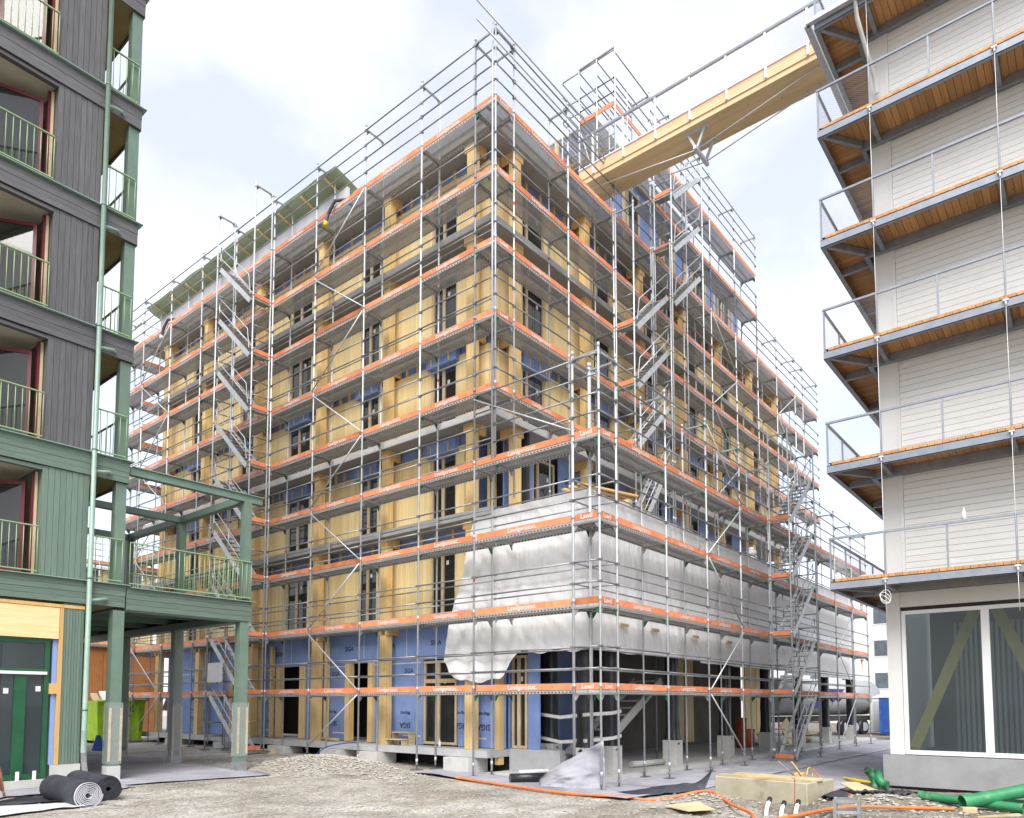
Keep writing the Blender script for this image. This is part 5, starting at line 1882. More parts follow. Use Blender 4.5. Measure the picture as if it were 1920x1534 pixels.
# ------------------------------------------------------------------ plastic sheeting on the podium
def hung_sheet(name, label, fn, nu, nv, loc):
    b = MB()
    for j in range(nv + 1):
        for i in range(nu + 1):
            b.v.append(fn(i / nu, j / nv))
    for j in range(nv):
        for i in range(nu):
            k = j * (nu + 1) + i
            b.f.append((k, k + 1, k + nu + 2, k + nu + 1))
            b.sm.append(True)
    o = b.build(name, 'sheet', None, loc)
    return tag(o, label, 'plastic sheet')
def left_sheet(s, t):
    # s: 0 at the street corner (Y small) .. 1 at the free edge; t: 0 top .. 1 bottom
    y_top = 9.72 + (13.55 - 9.72) * s
    y_bot = 9.72 + (14.75 - 9.72) * s
    y = y_top + (y_bot - y_top) * t ** 0.9
    zb = 3.34 - 0.72 * sst(12.0, 12.75, y_bot) + 0.55 * sst(14.0, 14.75, y_bot) + 0.05 * math.sin(y_bot * 6)
    z = 7.36 + (zb - 7.36) * t
    fold = 0.05 * math.sin(s * 46 + 9 * (1 - t) * s) * t * max(0, s - 0.25) * 2.0
    x = 14.93 + fold - 0.22 * max(0, s - 0.55) * t ** 2 + 0.025 * noise.noise(Vector((y * 0.8, z * 0.7, 0))) + 0.035 * noise.noise(Vector(((y - z) * 3.2, (y + z) * 0.7, 5))) + 0.012 * noise.noise(Vector((y * 9, z * 7, 2)))
    return (x, y, z)
hung_sheet('plastic_sheet', 'white plastic sheet with a loose hanging corner on the left side of the podium', left_sheet, 90, 66, (14.86, 11.5, 5.3))
def right_sheet(x0, x1, seed, zb=3.34):
    def fn(s, t):
        x = x0 + (x1 - x0) * s
        z = 7.36 + (zb + 0.06 * noise.noise(Vector((x * 0.8, 0, seed))) - 7.36) * t
        y = 9.74 + 0.022 * noise.noise(Vector((x * 0.5, z * 0.6, seed))) + 0.012 * noise.noise(Vector((x * 9, z * 8, seed))) + 0.04 * noise.noise(Vector((x * 5 + z * 1.5, z * 1.0, seed))) + 0.02 * math.sin(x * 9 + z * 2) * abs(noise.noise(Vector((x * 0.5, z * 0.4, seed + 3))))
        # pulled in behind the second deck
        y += 0.05 * math.exp(-((z - 4.3) / 0.25) ** 2)
        return (x, y, z)
    return fn
hung_sheet('plastic_sheet', 'white plastic sheet along the podium front nearest the corner', right_sheet(14.86, 21.3, 1), 90, 60, (18, 9.66, 5.3))
hung_sheet('plastic_sheet', 'greyish plastic sheet on the podium front behind the middle scaffold bays', right_sheet(21.25, 29.0, 7, 3.28), 90, 50, (25, 9.66, 5.3))
hung_sheet('plastic_sheet', 'crinkled plastic sheet on the podium far end by the stair tower', right_sheet(29.05, 41.0, 12, 3.2), 100, 44, (35, 9.66, 5.3))
# ------------------------------------------------------------------ things on the ground
def roll(name, label, A, B, rad, mat, turns=7, seed=0, core='fleece_w'):
    """rolled mat: outer shell with ribs, spiral end"""
    t = thing(name, label, 'mat roll', (*A[:2], A[2] - rad))
    A, B = Vector(A), Vector(B)
    d = (B - A).normalized()
    a = d.cross(Vector((0, 0, 1))).normalized()
    b = a.cross(d).normalized()
    m = MB()
    n, seg = 96, 10
    def rr(k, f):
        t_ = 2 * math.pi * k / n
        return rad * (1 + 0.015 * math.sin(k * 2 * math.pi / 3.0) + 0.02 * noise.noise(Vector((math.cos(t_), math.sin(t_), f * 2 + seed)))) 
    for j in range(seg + 1):
        f = j / seg
        for k in range(n):
            t_ = 2 * math.pi * k / n
            r = rr(k, f)
            P = A + (B - A) * f + (a * math.cos(t_) + b * math.sin(t_)) * r
            m.v.append(tuple(P))
    for j in range(seg):
        for k in range(n):
            m.f.append((j * n + k, j * n + (k + 1) % n, (j + 1) * n + (k + 1) % n, (j + 1) * n + k))
            m.sm.append(True)
    m.build('outer_layer', mat, t, tuple(A))
    # spiral seen at the near end
    sp = MB()
    N_ = turns * 28
    rg = random.Random(seed)
    for k in range(N_ + 1):
        t_ = 2 * math.pi * k / 28
        r = rad * (0.16 + 0.82 * k / N_) * (1 + 0.05 * noise.noise(Vector((math.cos(t_) * 1.5, math.sin(t_) * 1.5, seed + k / 28 * 0.6))))
        for (off, dr) in ((-0.03, 0), (0.35, 0), (0.35, rad * 0.05), (-0.03, rad * 0.05)):
            P = A + d * (off) + (a * math.cos(t_) + b * math.sin(t_)) * (r + dr)
            sp.v.append(tuple(P))
    for k in range(N_):
        i = k * 4
        for q in range(4):
            sp.f.append((i + q, i + (q + 1) % 4, i + 4 + (q + 1) % 4, i + 4 + q))
            sp.sm.append(False)
    sp.build('spiral_layers', core, t, tuple(A))
    cp = MB()
    cp.tube(A + d * 0.30, A + d * 0.32, rad * 0.98, 32)
    cp.build('inner_disc', 'dark', t, tuple(A))
    return t
roll('mat_roll', 'ribbed dark mat roll with pale spiral end, nearer of two', (4.93, 13.20, 0.47), (4.93, 14.75, 0.49), 0.225, 'dimple', 7, 1)
roll('mat_roll', 'black ended mat roll lying behind the pale spiral roll', (5.50, 13.85, 0.48), (5.55, 15.4, 0.49), 0.225, 'dimple', 9, 4, 'dimple')

# propped grey fleece at the corner
fl = MB()
for j in range(25):
    for i in range(25):
        s, t_ = i / 24, j / 24
        bx0, bx1 = Vector((13.45, 10.25)), Vector((14.0, 8.78))
        h = 1.12 * (0.10 + 0.90 * s ** 0.8) * (1 - 0.02 * (1 - s))
        p = bx0 + (bx1 - bx0) * s
        z = 0.05 + h * t_
        lean = 0.35 * t_ * (1 - s) + 0.05 * math.sin(s * 7 + t_ * 3)
        nn = 0.05 * noise.noise(Vector((s * 5, t_ * 3, 2))) + 0.035 * noise.noise(Vector((s * 13 + t_ * 5, t_ * 9, 6))) + 0.03 * math.sin(s * 16 + t_ * 9) * t_
        fl.v.append((p.x + lean + nn, p.y + 0.22 * t_ * (1 - s) + nn, z))
for j in range(24):
    for i in range(24):
        k = j * 25 + i
        fl.f.append((k, k + 1, k + 26, k + 25))
        fl.sm.append(True)
fo = tag(fl.build('fleece_sheet', 'fleece', None, (13.8, 9.5, 0.05)), 'stiff grey fleece sheet propped upright against the corner standard', 'fleece')
m_ = fo.modifiers.new('thickness', 'SOLIDIFY')
m_.thickness = 0.012

def tubeobj(name, label, cat, pts, r, mat, n=8, smooth=4, group=None):
    P = [Vector(p) for p in pts]
    out_ = []
    for i in range(len(P) - 1):
        p0, p1, p2, p3 = P[max(i - 1, 0)], P[i], P[i + 1], P[min(i + 2, len(P) - 1)]
        for k in range(smooth):
            t = k / smooth
            out_.append(0.5 * ((2 * p1) + (-p0 + p2) * t + (2 * p0 - 5 * p1 + 4 * p2 - p3) * t * t + (-p0 + 3 * p1 - 3 * p2 + p3) * t ** 3))
    out_.append(P[-1])
    b = MB()
    b.path(out_, r, n)
    return tag(b.build(name, mat, None, tuple(P[0])), label, cat, group)
def gp(x, y, dz):
    return (x, y, gh(x, y) + dz)
tubeobj('cable_conduit', 'long orange conduit hose snaking along the fleece edge to the cable channel', 'hose', [gp(13.2, 12.6, 0.06), gp(13.05, 11.0, 0.06), gp(12.95, 9.1, 0.06), gp(13.2, 7.9, 0.06), gp(13.55, 7.2, 0.05), gp(14.15, 6.4, 0.08), gp(13.5, 5.6, 0.10), gp(12.6, 4.85, 0.06), gp(11.6, 4.5, 0.05)], 0.031, 'cable')
tubeobj('cable_conduit', 'orange conduit hose lying before the green pipes', 'hose', [gp(12.2, 4.35, 0.05), gp(13.0, 4.15, 0.07), gp(14.4, 3.75, 0.10), gp(15.2, 2.75, 0.07), gp(15.6, 2.2, 0.05)], 0.031, 'cable')
tubeobj('cable', 'thin orange cable draped over the concrete block end', 'cable', [(16.6, 5.0, 0.55), (16.2, 4.75, 0.42), (15.9, 4.35, 0.16), gp(15.6, 4.0, 0.03)], 0.014, 'cable')

# concrete block with planks
cb = MB()
c0, c1 = Vector((15.05, 6.62)), Vector((14.78, 4.58))
dr = (c1 - c0).normalized()
nr = Vector((-dr.y, dr.x))
if nr.x < 0:
    nr = -nr
wd = 1.25
cp_ = [c0, c1, c1 + nr * wd, c0 + nr * wd]
cb.poly([(p.x, p.y, -0.35) for p in cp_], 0, (0, 0, 0.78))
o = cb.build('concrete_block', 'concrete_y', None, (c0.x, c0.y, -0.35))
bv = o.modifiers.new('bevel', 'BEVEL')
bv.width = 0.02
tag(o, 'sand coloured concrete block half sunk in the soil', 'concrete block')
for k, (off, l0, l1, zz) in enumerate(((0.06, 0.05, 2.0, 0.435), (0.42, 0.25, 2.1, 0.435), (0.20, 0.35, 1.6, 0.468))):
    b = MB()
    p0, p1 = c0 + dr * l0 + nr * (off + 0.12), c0 + dr * l1 + nr * (off + 0.12 + 0.03 * k)
    b.beam((p0.x, p0.y, zz + 0.015), (p1.x, p1.y, zz + 0.015), 0.24, 0.032)
    tag(b.build('wood_plank', 'rough_wood', None, (p0.x, p0.y, zz)), ('front pale plank lying on the concrete block', 'rear pale plank lying on the concrete block', 'short plank on top of the two planks on the concrete block')[k], 'plank')
# green pipes
def pipe(label, A, B, r, inner=True):
    b = MB()
    A, B = Vector(A), Vector(B)
    d = (B - A).normalized()
    b.tube(A, B, r, 20, False)
    b.tube(A, B, r - 0.006, 20, False)
    b.tube(A, A + d * 0.12, r + 0.012, 20, False)
    for P in (A, B):
        a = d.orthogonal().normalized()
        c = d.cross(a)
        i = len(b.v)
        for rr_ in (r + (0.012 if P == A else 0), r - 0.006):
            for k in range(20):
                t = 2 * math.pi * k / 20
                b.v.append(tuple(P + (a * math.cos(t) + c * math.sin(t)) * rr_))
        for k in range(20):
            b.f.append((i + k, i + (k + 1) % 20, i + 20 + (k + 1) % 20, i + 20 + k))
            b.sm.append(False)
    return tag(b.build('drain_pipe', 'gpipe', None, tuple(A)), label, 'pipe')
pipe('straight green drain pipe lying flat, leftmost of three', (16.5, 2.93, gh(16.5, 2.9) + 0.10), (16.2, 1.2, gh(16.2, 1.2) + 0.10), 0.085)
pipe('thick green drain pipe resting across the others', (15.95, 2.12, gh(15.95, 2.1) + 0.15), (17.2, 0.55, gh(17.2, 0.6) + 0.52), 0.125)
pipe('green drain pipe running out of view behind the thick one', (16.9, 1.6, gh(16.9, 1.6) + 0.10), (16.5, -0.6, gh(16.5, -0.6) + 0.10), 0.085)
for k, (x, y, a_, lb_) in enumerate(((18.62, 4.22, 2.4, 'green pipe elbow standing open beside the yellow loop'), (18.55, 3.93, 0.2, 'green pipe elbow tipped against the concrete plinth'))):
    b = MB()
    z = gh(x, y) + 0.02
    dx, dy = math.cos(a_), math.sin(a_)
    pts = [(x, y, z), (x, y, z + 0.18), (x + dx * 0.03, y + dy * 0.03, z + 0.26), (x + dx * 0.10, y + dy * 0.10, z + 0.34), (x + dx * 0.20, y + dy * 0.20, z + 0.44)]
    if k:
        pts = [(x, y, z + 0.10), (x + 0.02, y + 0.1, z + 0.12), (x + 0.03, y + 0.18, z + 0.18), (x + 0.04, y + 0.22, z + 0.3), (x + 0.04, y + 0.26, z + 0.44)]
    b.path(pts, 0.10, 16)
    b.tube(pts[-1], Vector(pts[-1]) + (Vector(pts[-1]) - Vector(pts[-2])) * 0.02, 0.088, 16)
    eo_ = b.build('pipe_elbow', 'gpipe', None, (x, y, z))
    tag(eo_, lb_, 'pipe elbow')
    hole = MB()
    hole.tube(Vector(pts[-1]) + (Vector(pts[-1]) - Vector(pts[-2])).normalized() * 0.001, Vector(pts[-1]) + (Vector(pts[-1]) - Vector(pts[-2])).normalized() * 0.004, 0.085, 16)
    hole.build('opening', 'dark', eo_, pts[-1])
# yellow loop of hose
tubeobj('hose_loop', 'flat yellow hose loop lying on the grey fleece', 'hose', [gp(20.0, 5.2, 0.07), gp(19.6, 4.75, 0.07), gp(19.2, 4.25, 0.07), gp(18.95, 4.05, 0.08), gp(19.1, 4.4, 0.08), gp(19.5, 4.9, 0.08), gp(20.0, 5.25, 0.08)], 0.03, 'yellow')
# yellow and orange canister with coil
cn = thing('float_lamp', 'orange and yellow site lamp lying behind the concrete block', 'site lamp', gp(17.3, 5.25, 0.03))
b = MB(); b.tube(gp(17.5, 5.45, 0.15), gp(17.2, 5.12, 0.13), 0.11, 14); b.build('body', 'cable', cn, gp(17.5, 5.45, 0.15))
b = MB(); b.tube(gp(17.2, 5.12, 0.13), gp(17.08, 4.98, 0.12), 0.12, 14, True, 0.08); b.build('lens', 'yellow', cn, gp(17.2, 5.12, 0.13))
b = MB()
b.path([gp(17.8 + 0.22 * math.cos(t / 18 * 6.283), 5.45, 0.27 + 0.22 * math.sin(t / 18 * 6.283)) for t in range(19)], 0.012, 6)
tag(b.build('wire_hoop', 'yellow', None, gp(17.8, 5.45, 0.27)), 'thin yellow wire hoop standing behind the site lamp', 'wire')
b = MB(); b.box(17.55, 17.85, 5.55, 5.75, gh(17.6, 5.6) + 0.03, gh(17.6, 5.6) + 0.36)
bo_ = b.build('carton', 'orange_trim', None, (17.55, 5.55, 0.03)); bo_.modifiers.new('bevel', 'BEVEL').width = 0.02
tag(bo_, 'small tan bucket-sized box behind the concrete block', 'box')
for k, (x, y, dx) in enumerate(((16.55, 5.3, 0.10), (16.5, 5.15, -0.06))):
    b = MB(); b.beam((x, y, 0.30), (x - 0.3, y + 0.25 + dx, 0.72), 0.05, 0.03)
    tag(b.build('stake', 'rough_wood' if k else 'galv_d', None, (x, y, 0.3)), ('dark stake leaning over the block end', 'pale wooden stake leaning over the block end')[k], 'stake')
# white conduits coming out of the soil
for k, (x, y) in enumerate(((14.15, 5.12), (14.2, 4.86), (14.3, 4.62))):
    t = thing('duct_pipe', ('leftmost', 'middle', 'rightmost')[k] + ' of three white duct bends rising from the soil', 'duct', (x, y, gh(x, y)), group='white duct bends')
    z = gh(x, y)
    b = MB(); b.path([(x - 0.30, y - 0.05, z - 0.05), (x - 0.2, y - 0.03, z + 0.10), (x - 0.06, y, z + 0.16), (x + 0.06, y + 0.01, z + 0.22)], 0.04, 10); b.build('bend', 'white_pl', t, (x, y, z))
    b = MB(); b.tube((x + 0.03, y + 0.005, z + 0.205), (x + 0.14, y + 0.02, z + 0.27), 0.047, 10); b.build('sleeve', 'black', t, (x, y, z + 0.2))
tubeobj('rod', 'thin rusty steel rod standing in the soil by the white ducts', 'rod', [gp(14.5, 4.75, -0.05), gp(14.5, 4.73, 0.3), gp(14.49, 4.72, 0.62)], 0.008, 'terracotta', 6)
# plywood offcut, wood block, boards
def slabobj(name, label, cat, pts, th, mat, lift=0.02):
    b = MB()
    b.poly([(x, y, gh(x, y) + lift + dz) for (x, y, dz) in pts], 0, (0, 0, -th))
    return tag(b.build(name, mat, None, (pts[0][0], pts[0][1], gh(*pts[0][:2]))), label, cat)
slabobj('plywood_piece', 'thin plywood offcut on the gravel under the orange hose', 'plywood', [(12.55, 6.55, 0), (12.15, 5.85, 0.02), (12.75, 5.6, 0.06), (13.1, 6.1, 0.06)], 0.012, 'cardboard', 0.05)
b = MB(); b.box(-0.13, 0.13, -0.05, 0.05, 0, 0.09)
o = b.build('wood_offcut', 'rough_wood', None); o.location = gp(15.75, 2.0, 0.0); o.rotation_euler = (0.05, 0.02, -0.9)
tag(o, 'short squared timber offcut before the green pipes', 'timber')
slabobj('board', 'pale board leaning on the soil beyond the concrete block', 'board', [(16.9, 4.2, 0.03), (17.7, 4.75, 0.12), (18.1, 4.5, 0.12), (16.9, 3.7, 0.05)], 0.02, 'cardboard', 0.06)
slabobj('wood_strip', 'thin wooden strip at the picture corner by the pipes', 'board', [(14.85, 1.75, 0.0), (15.2, 1.15, 0.04), (15.28, 1.2, 0.04), (14.92, 1.82, 0.0)], 0.02, 'rough_wood', 0.05)
# black dimpled mat leaning on the block
dm = MB()
for j in range(13):
    for i in range(31):
        s, t_ = i / 30, j / 12
        A_, B_ = Vector((13.55, 7.75)), Vector((15.25, 6.72))
        p = A_ + (B_ - A_) * s
        q = Vector((0.35, 0.75)) * t_ * (0.9 - 0.35 * s)
        z = gh(p.x, p.y) + 0.05 + (0.04 + 0.16 * s) * math.sin(t_ * math.pi) + (0.55 * (1 - t_) ** 2 * max(0, s - 0.86) / 0.14) + 0.012 * noise.noise(Vector((s * 9, t_ * 4, 0)))
        dm.v.append((p.x + q.x, p.y + q.y, z))
for j in range(12):
    for i in range(30):
        k = j * 31 + i
        dm.f.append((k, k + 1, k + 32, k + 31)); dm.sm.append(True)
o = dm.build('dimpled_mat', 'dimple', None, (14.3, 7.3, 0.05)); o.modifiers.new('thickness', 'SOLIDIFY').thickness = 0.012
tag(o, 'black ribbed drainage mat curling up beside the concrete block', 'mat')
b = MB(); b.tube((13.55, 11.15, 0.2), (14.35, 10.55, 0.2), 0.11, 18)
tag(b.build('foil_roll', 'black', None, (13.55, 11.15, 0.2)), 'short black roll behind the propped fleece sheet', 'roll')
# steel trestle cut off by the lower picture edge
fr = thing('trestle', 'small weathered steel frame at the lower edge before the hose', 'frame', gp(13.3, 3.42, 0))
for (x, y) in ((13.15, 3.62), (13.4, 3.30), (13.5, 3.70), (13.75, 3.38)):
    box('leg', x - 0.025, x + 0.025, y - 0.025, y + 0.025, gh(x, y) - 0.1, 0.36, 'galv_d', fr)
for (A, B) in (((13.15, 3.62), (13.4, 3.30)), ((13.5, 3.70), (13.75, 3.38)), ((13.15, 3.62), (13.5, 3.70)), ((13.4, 3.30), (13.75, 3.38))):
    for z in (0.33, 0.14):
        b = MB(); b.beam((*A, z), (*B, z), 0.045, 0.045); b.build('rail', 'galv_d', fr, (*A, z))
# crumpled foil strips along the soil edge
for k, (x, y, ln, a_) in enumerate(((17.6, 3.55, 0.9, -0.6), (15.35, 4.25, 0.7, 0.5), (16.5, 3.9, 0.8, -0.2))):
    b = MB()
    for j in range(5):
        for i in range(15):
            s, t_ = i / 14 - 0.5, j / 4 - 0.5
            px, py = x + math.cos(a_) * s * ln - math.sin(a_) * t_ * 0.4, y + math.sin(a_) * s * ln + math.cos(a_) * t_ * 0.4
            b.v.append((px, py, gh(px, py) + 0.06 + 0.09 * noise.noise(Vector((s * 9, t_ * 7, k * 3))) + 0.05 * abs(math.sin(s * 14))))
    for j in range(4):
        for i in range(14):
            q = j * 15 + i
            b.f.append((q, q + 1, q + 16, q + 15)); b.sm.append(True)
    o = b.build('foil_scrap', 'dimple', None, (x, y, gh(x, y))); o.modifiers.new('thickness', 'SOLIDIFY').thickness = 0.006
    tag(o, ('crumpled dark foil against the white building foundation', 'crumpled dark foil at the foot of the concrete block', 'crumpled dark foil on the soil between block and pipes')[k], 'foil')
# things standing on the ground slab of the timber building
ws = thing('step_box', 'small two-step wooden stool on the concrete slab edge', 'step', (15.0, 16.9, 0.72))
for (x0, x1, z) in ((14.85, 15.12, 0.92), (15.13, 15.42, 1.12)):
    box('tread', x0, x1, 16.45, 17.25, z - 0.035, z, 'rough_wood', ws)
    for y in (16.47, 17.20):
        box('side_panel', x0 + 0.02, x1 - 0.02, y, y + 0.03, 0.722, z - 0.037, 'rough_wood', ws)
def cylthing(name, label, cat, A, B, r, mat):
    b = MB(); b.tube(A, B, r, 16); return tag(b.build(name, mat, None, tuple(A)), label, cat)
cylthing('cardboard_tube', 'cardboard tube lying on the slab by the dark doorway', 'tube', (15.15, 19.95, 0.78), (15.35, 21.4, 0.78), 0.055, 'cardboard')
for k in range(2):
    cylthing('pipe_length', ('long white pipe lying in the podium arcade', 'long brown pipe beside the white one in the arcade')[k], 'pipe', (14.9 + 0.35 * k, 11.95 - 0.1 * k, 0.2), (17.3 + 0.3 * k, 10.95 - 0.12 * k, 0.2), 0.05, ('white_pl', 'rough_wood')[k])
cylthing('grey_tube', 'grey tube lying on the arcade floor behind the columns', 'tube', (18.4, 10.6, 0.24), (20.0, 10.4, 0.24), 0.09, 'concrete_l')
b = MB()
for (z0_, z1_, r0, r1) in ((0, 0.16, 0.04, 0.04), (0.16, 0.21, 0.04, 0.015), (0.21, 0.25, 0.016, 0.016)):
    b.tube((14.95, 14.95, 0.725 + z0_), (14.95, 14.95, 0.725 + z1_), r0, 10, True, r1)
tag(b.build('bottle', 'white_pl', None, (14.95, 14.95, 0.725)), 'small plastic bottle standing on the concrete slab edge', 'bottle')
b = MB()
for j in range(6):
    for i in range(12):
        b.v.append((14.8 + 0.07 * j, 15.7 + 0.06 * i, 0.73 + 0.10 * abs(noise.noise(Vector((i * 0.9, j * 0.9, 2)))) * math.sin(j / 5 * 3.14)))
for j in range(5):
    for i in range(11):
        q = j * 12 + i
        b.f.append((q, q + 1, q + 13, q + 12)); b.sm.append(True)
tag(b.build('plastic_scrap', 'film', None, (14.9, 16, 0.73)), 'crumpled clear plastic lying beside the wooden step', 'plastic')
pl = thing('pallet', 'wooden pallet section under the slab edge near the stair tower', 'pallet', (14.45, 23.0, 0.3))
for k in range(3):
    box('block', 14.3, 14.9, 22.6 + k * 0.38, 22.7 + k * 0.38, 0.2, 0.34, 'rough_wood', pl)
for k in range(4):
    box('slat', 14.3 + k * 0.16, 14.42 + k * 0.16, 22.6, 23.46, 0.342, 0.365, 'rough_wood', pl)
tubeobj('hose', 'blue water hose looping over the slab edge', 'hose', [(14.6, 18.2, 0.76), (14.55, 18.7, 0.74), (14.35, 19.4, 0.62), (14.2, 19.75, 0.40), (14.15, 19.9, 0.2), gp(14.1, 20.3, 0.04)], 0.018, 'blue_tarp')
for k, (y, x) in enumerate(((19.3, 13.9), (31.0, 13.9))):
    t = thing('drain_hose', ('grey drain hose with yellow end draped over the top deck', 'grey drain hose with white end over the top deck at the far end')[k], 'hose', (x, y, DZ(9)))
    b = MB(); P = [(14.35, y - 0.75, DZ(9) + 0.12), (14.15, y - 0.6, DZ(9) + 0.30), (13.93, y - 0.35, DZ(9) + 0.26), (13.86, y - 0.1, DZ(9) - 0.1), (13.84, y, DZ(9) - 0.35)]
    b.path(P, 0.055, 12); b.build('tube', 'dimple', t, P[0])
    b = MB(); b.tube(P[-1], (13.83, y + 0.04, DZ(9) - 0.52), 0.068, 12); b.build('end_cap', 'yellow' if k == 0 else 'white_pl', t, P[-1])
# barrier tape around the wrapped columns
for k, z in enumerate((1.75, 1.1)):
    b = MB()
    pts = [(16.15, 12.18, z - 0.05), (15.7, 11.2, z - 0.12), (15.12, 10.0, z - 0.03), (16.2, 9.88, z), (16.68, 9.9, z + 0.05)]
    for i in range(len(pts) - 1):
        A, B = pts[i], pts[i + 1]
        b.quad((A[0], A[1], A[2] - 0.045), (B[0], B[1], B[2] - 0.045), (B[0], B[1], B[2] + 0.045), (A[0], A[1], A[2] + 0.045))
    o = b.build('barrier_tape', 'print_white', None, pts[0]); o.modifiers.new('thickness', 'SOLIDIFY').thickness = 0.003
    tag(o, ('upper white barrier tape strung round the wrapped columns', 'lower white barrier tape strung round the wrapped columns')[k], 'tape')

# ------------------------------------------------------------------ person at the left picture edge, crouching
pr = thing('person', 'crouching worker in orange top at the left edge, bare forearm reaching down', 'person', (3.55, 14.6, gh(3.55, 14.6)))
pv = {}
def skinned(name, verts, edges, mat, parent, sub=2):
    me = D.meshes.new(name)
    me.from_pydata([v[:3] for v in verts], edges, [])
    me.materials.append(M[mat])
    o = link(name, me, parent, BASE[parent.name])
    md = o.modifiers.new('skin', 'SKIN')
    for k, v in enumerate(verts):
        me.skin_vertices[0].data[k].radius = (v[3], v[3])
    me.skin_vertices[0].data[0].use_root = True
    ss = o.modifiers.new('sub', 'SUBSURF')
    ss.levels = ss.render_levels = sub
    return o
# local frame: hand hangs toward +X/-Y of the body
Hh = Vector((0.52, 0.05, 0.10))
V = [(0.0, 0.0, 0.42, 0.15), (0.06, 0.0, 0.70, 0.15), (0.16, 0.0, 0.98, 0.14), (0.22, 0.0, 1.10, 0.06), (0.26, 0.0, 1.20, 0.085), (0.28, 0.0, 1.32, 0.09),
     (0.20, -0.20, 1.00, 0.065), (0.36, -0.24, 0.74, 0.050), (0.46, -0.16, 0.52, 0.040), (0.52, -0.08, 0.30, 0.032), (0.545, -0.05, 0.22, 0.034),
     (0.18, 0.20, 1.00, 0.065), (0.22, 0.34, 0.74, 0.05), (0.40, 0.30, 0.52, 0.035),
     (0.05, -0.13, 0.40, 0.10), (0.42, -0.20, 0.46, 0.075), (0.20, -0.22, 0.10, 0.055), (0.34, -0.22, 0.04, 0.045),
     (0.05, 0.13, 0.40, 0.10), (0.42, 0.20, 0.46, 0.075), (0.16, 0.22, 0.10, 0.055), (0.30, 0.22, 0.04, 0.045)]
Eg = [(0, 1), (1, 2), (2, 3), (3, 4), (4, 5), (2, 6), (6, 7), (7, 8), (8, 9), (9, 10), (2, 11), (11, 12), (12, 13), (0, 14), (14, 15), (15, 16), (16, 17), (0, 18), (18, 19), (19, 20), (20, 21)]
body = skinned('body', V, Eg, 'skin', pr)
# fingers
hb0 = Vector((0.545, -0.05, 0.22))
for k, (dx, dy, ln) in enumerate(((0.022, -0.028, 0.075), (0.026, -0.009, 0.085), (0.024, 0.010, 0.080), (0.018, 0.027, 0.065))):
    a = hb0 + Vector((dx, dy, -0.025))
    b2 = a + Vector((0.012, 0, -ln * 0.55))
    c2 = b2 + Vector((-0.022, 0, -ln * 0.40))
    skinned('finger', [(*hb0, 0.014), (*a, 0.011), (*b2, 0.0095), (*c2, 0.008)], [(0, 1), (1, 2), (2, 3)], 'skin', pr, 1)
skinned('thumb', [(*hb0, 0.014), (hb0.x - 0.01, hb0.y - 0.035, hb0.z - 0.01, 0.012), (hb0.x - 0.005, hb0.y - 0.048, hb0.z - 0.045, 0.0095), (hb0.x + 0.008, hb0.y - 0.04, hb0.z - 0.07, 0.0085)], [(0, 1), (1, 2), (2, 3)], 'skin', pr, 1)
skinned('shirt', [(0.0, 0.0, 0.50, 0.17), (0.06, 0.0, 0.70, 0.17), (0.16, 0.0, 0.97, 0.16), (0.21, 0, 1.06, 0.09), (0.20, -0.20, 1.00, 0.085), (0.33, -0.235, 0.79, 0.066), (0.18, 0.20, 1.00, 0.085), (0.215, 0.31, 0.80, 0.066)], [(0, 1), (1, 2), (2, 3), (2, 4), (4, 5), (2, 6), (6, 7)], 'cloth_o', pr)
skinned('trousers', [(0.0, 0.0, 0.42, 0.17), (0.05, -0.13, 0.40, 0.125), (0.42, -0.20, 0.46, 0.095), (0.21, -0.22, 0.14, 0.075), (0.05, 0.13, 0.40, 0.125), (0.42, 0.20, 0.46, 0.095), (0.17, 0.22, 0.14, 0.075)], [(0, 1), (1, 2), (2, 3), (0, 4), (4, 5), (5, 6)], 'cloth_d', pr)
hr_ = MB()
for j in range(7):
    for k in range(12):
        ph, th = math.pi * 0.55 * j / 6, 2 * math.pi * k / 12
        hr_.v.append((pr.location.x + 0.265 + 0.112 * math.sin(ph) * math.cos(th), pr.location.y + 0.108 * math.sin(ph) * math.sin(th), pr.location.z + 1.30 + 0.135 * math.cos(ph)))
for j in range(6):
    for k in range(12):
        hr_.f.append((j * 12 + k, j * 12 + (k + 1) % 12, (j + 1) * 12 + (k + 1) % 12, (j + 1) * 12 + k)); hr_.sm.append(True)
hr_.build('hair', 'cloth_d', pr, tuple(pr.location))

# ------------------------------------------------------------------ background
sk = thing('skip', 'lime green waste skip beyond the green terrace', 'skip', (14.5, 35.5, 0.25))
b = MB()
def trap(y0, y1, x0, x1, z0, z1, f):
    b.v += [(x0 + f, y0, z0), (x1 - f, y0, z0), (x1 - f, y1, z0), (x0 + f, y1, z0), (x0, y0 - 0.1, z1), (x1, y0 - 0.1, z1), (x1, y1 + 0.1, z1), (x0, y1 + 0.1, z1)]
    i = len(b.v) - 8
    b.f += [(i, i + 3, i + 2, i + 1), (i, i + 1, i + 5, i + 4), (i + 1, i + 2, i + 6, i + 5), (i + 2, i + 3, i + 7, i + 6), (i + 3, i, i + 4, i + 7)]
    b.sm += [False] * 5
trap(33.2, 38.0, 12.6, 14.6, 0.4, 2.1, 0.1)
b.build('tub', 'lime', sk, (13.6, 33.2, 0.4))
bar('rim', (12.6, 33.1, 2.1), (14.6, 33.1, 2.1), 0.06, 'lime', sk)
for x in (13.0, 14.2):
    box('rib', x, x + 0.12, 33.02, 33.14, 0.45, 2.05, 'lime', sk)
lettering('ECHNE', 0.34, 'print_dark', sk, (13.55, 33.07, 1.75), '-Y', bold=0.012)
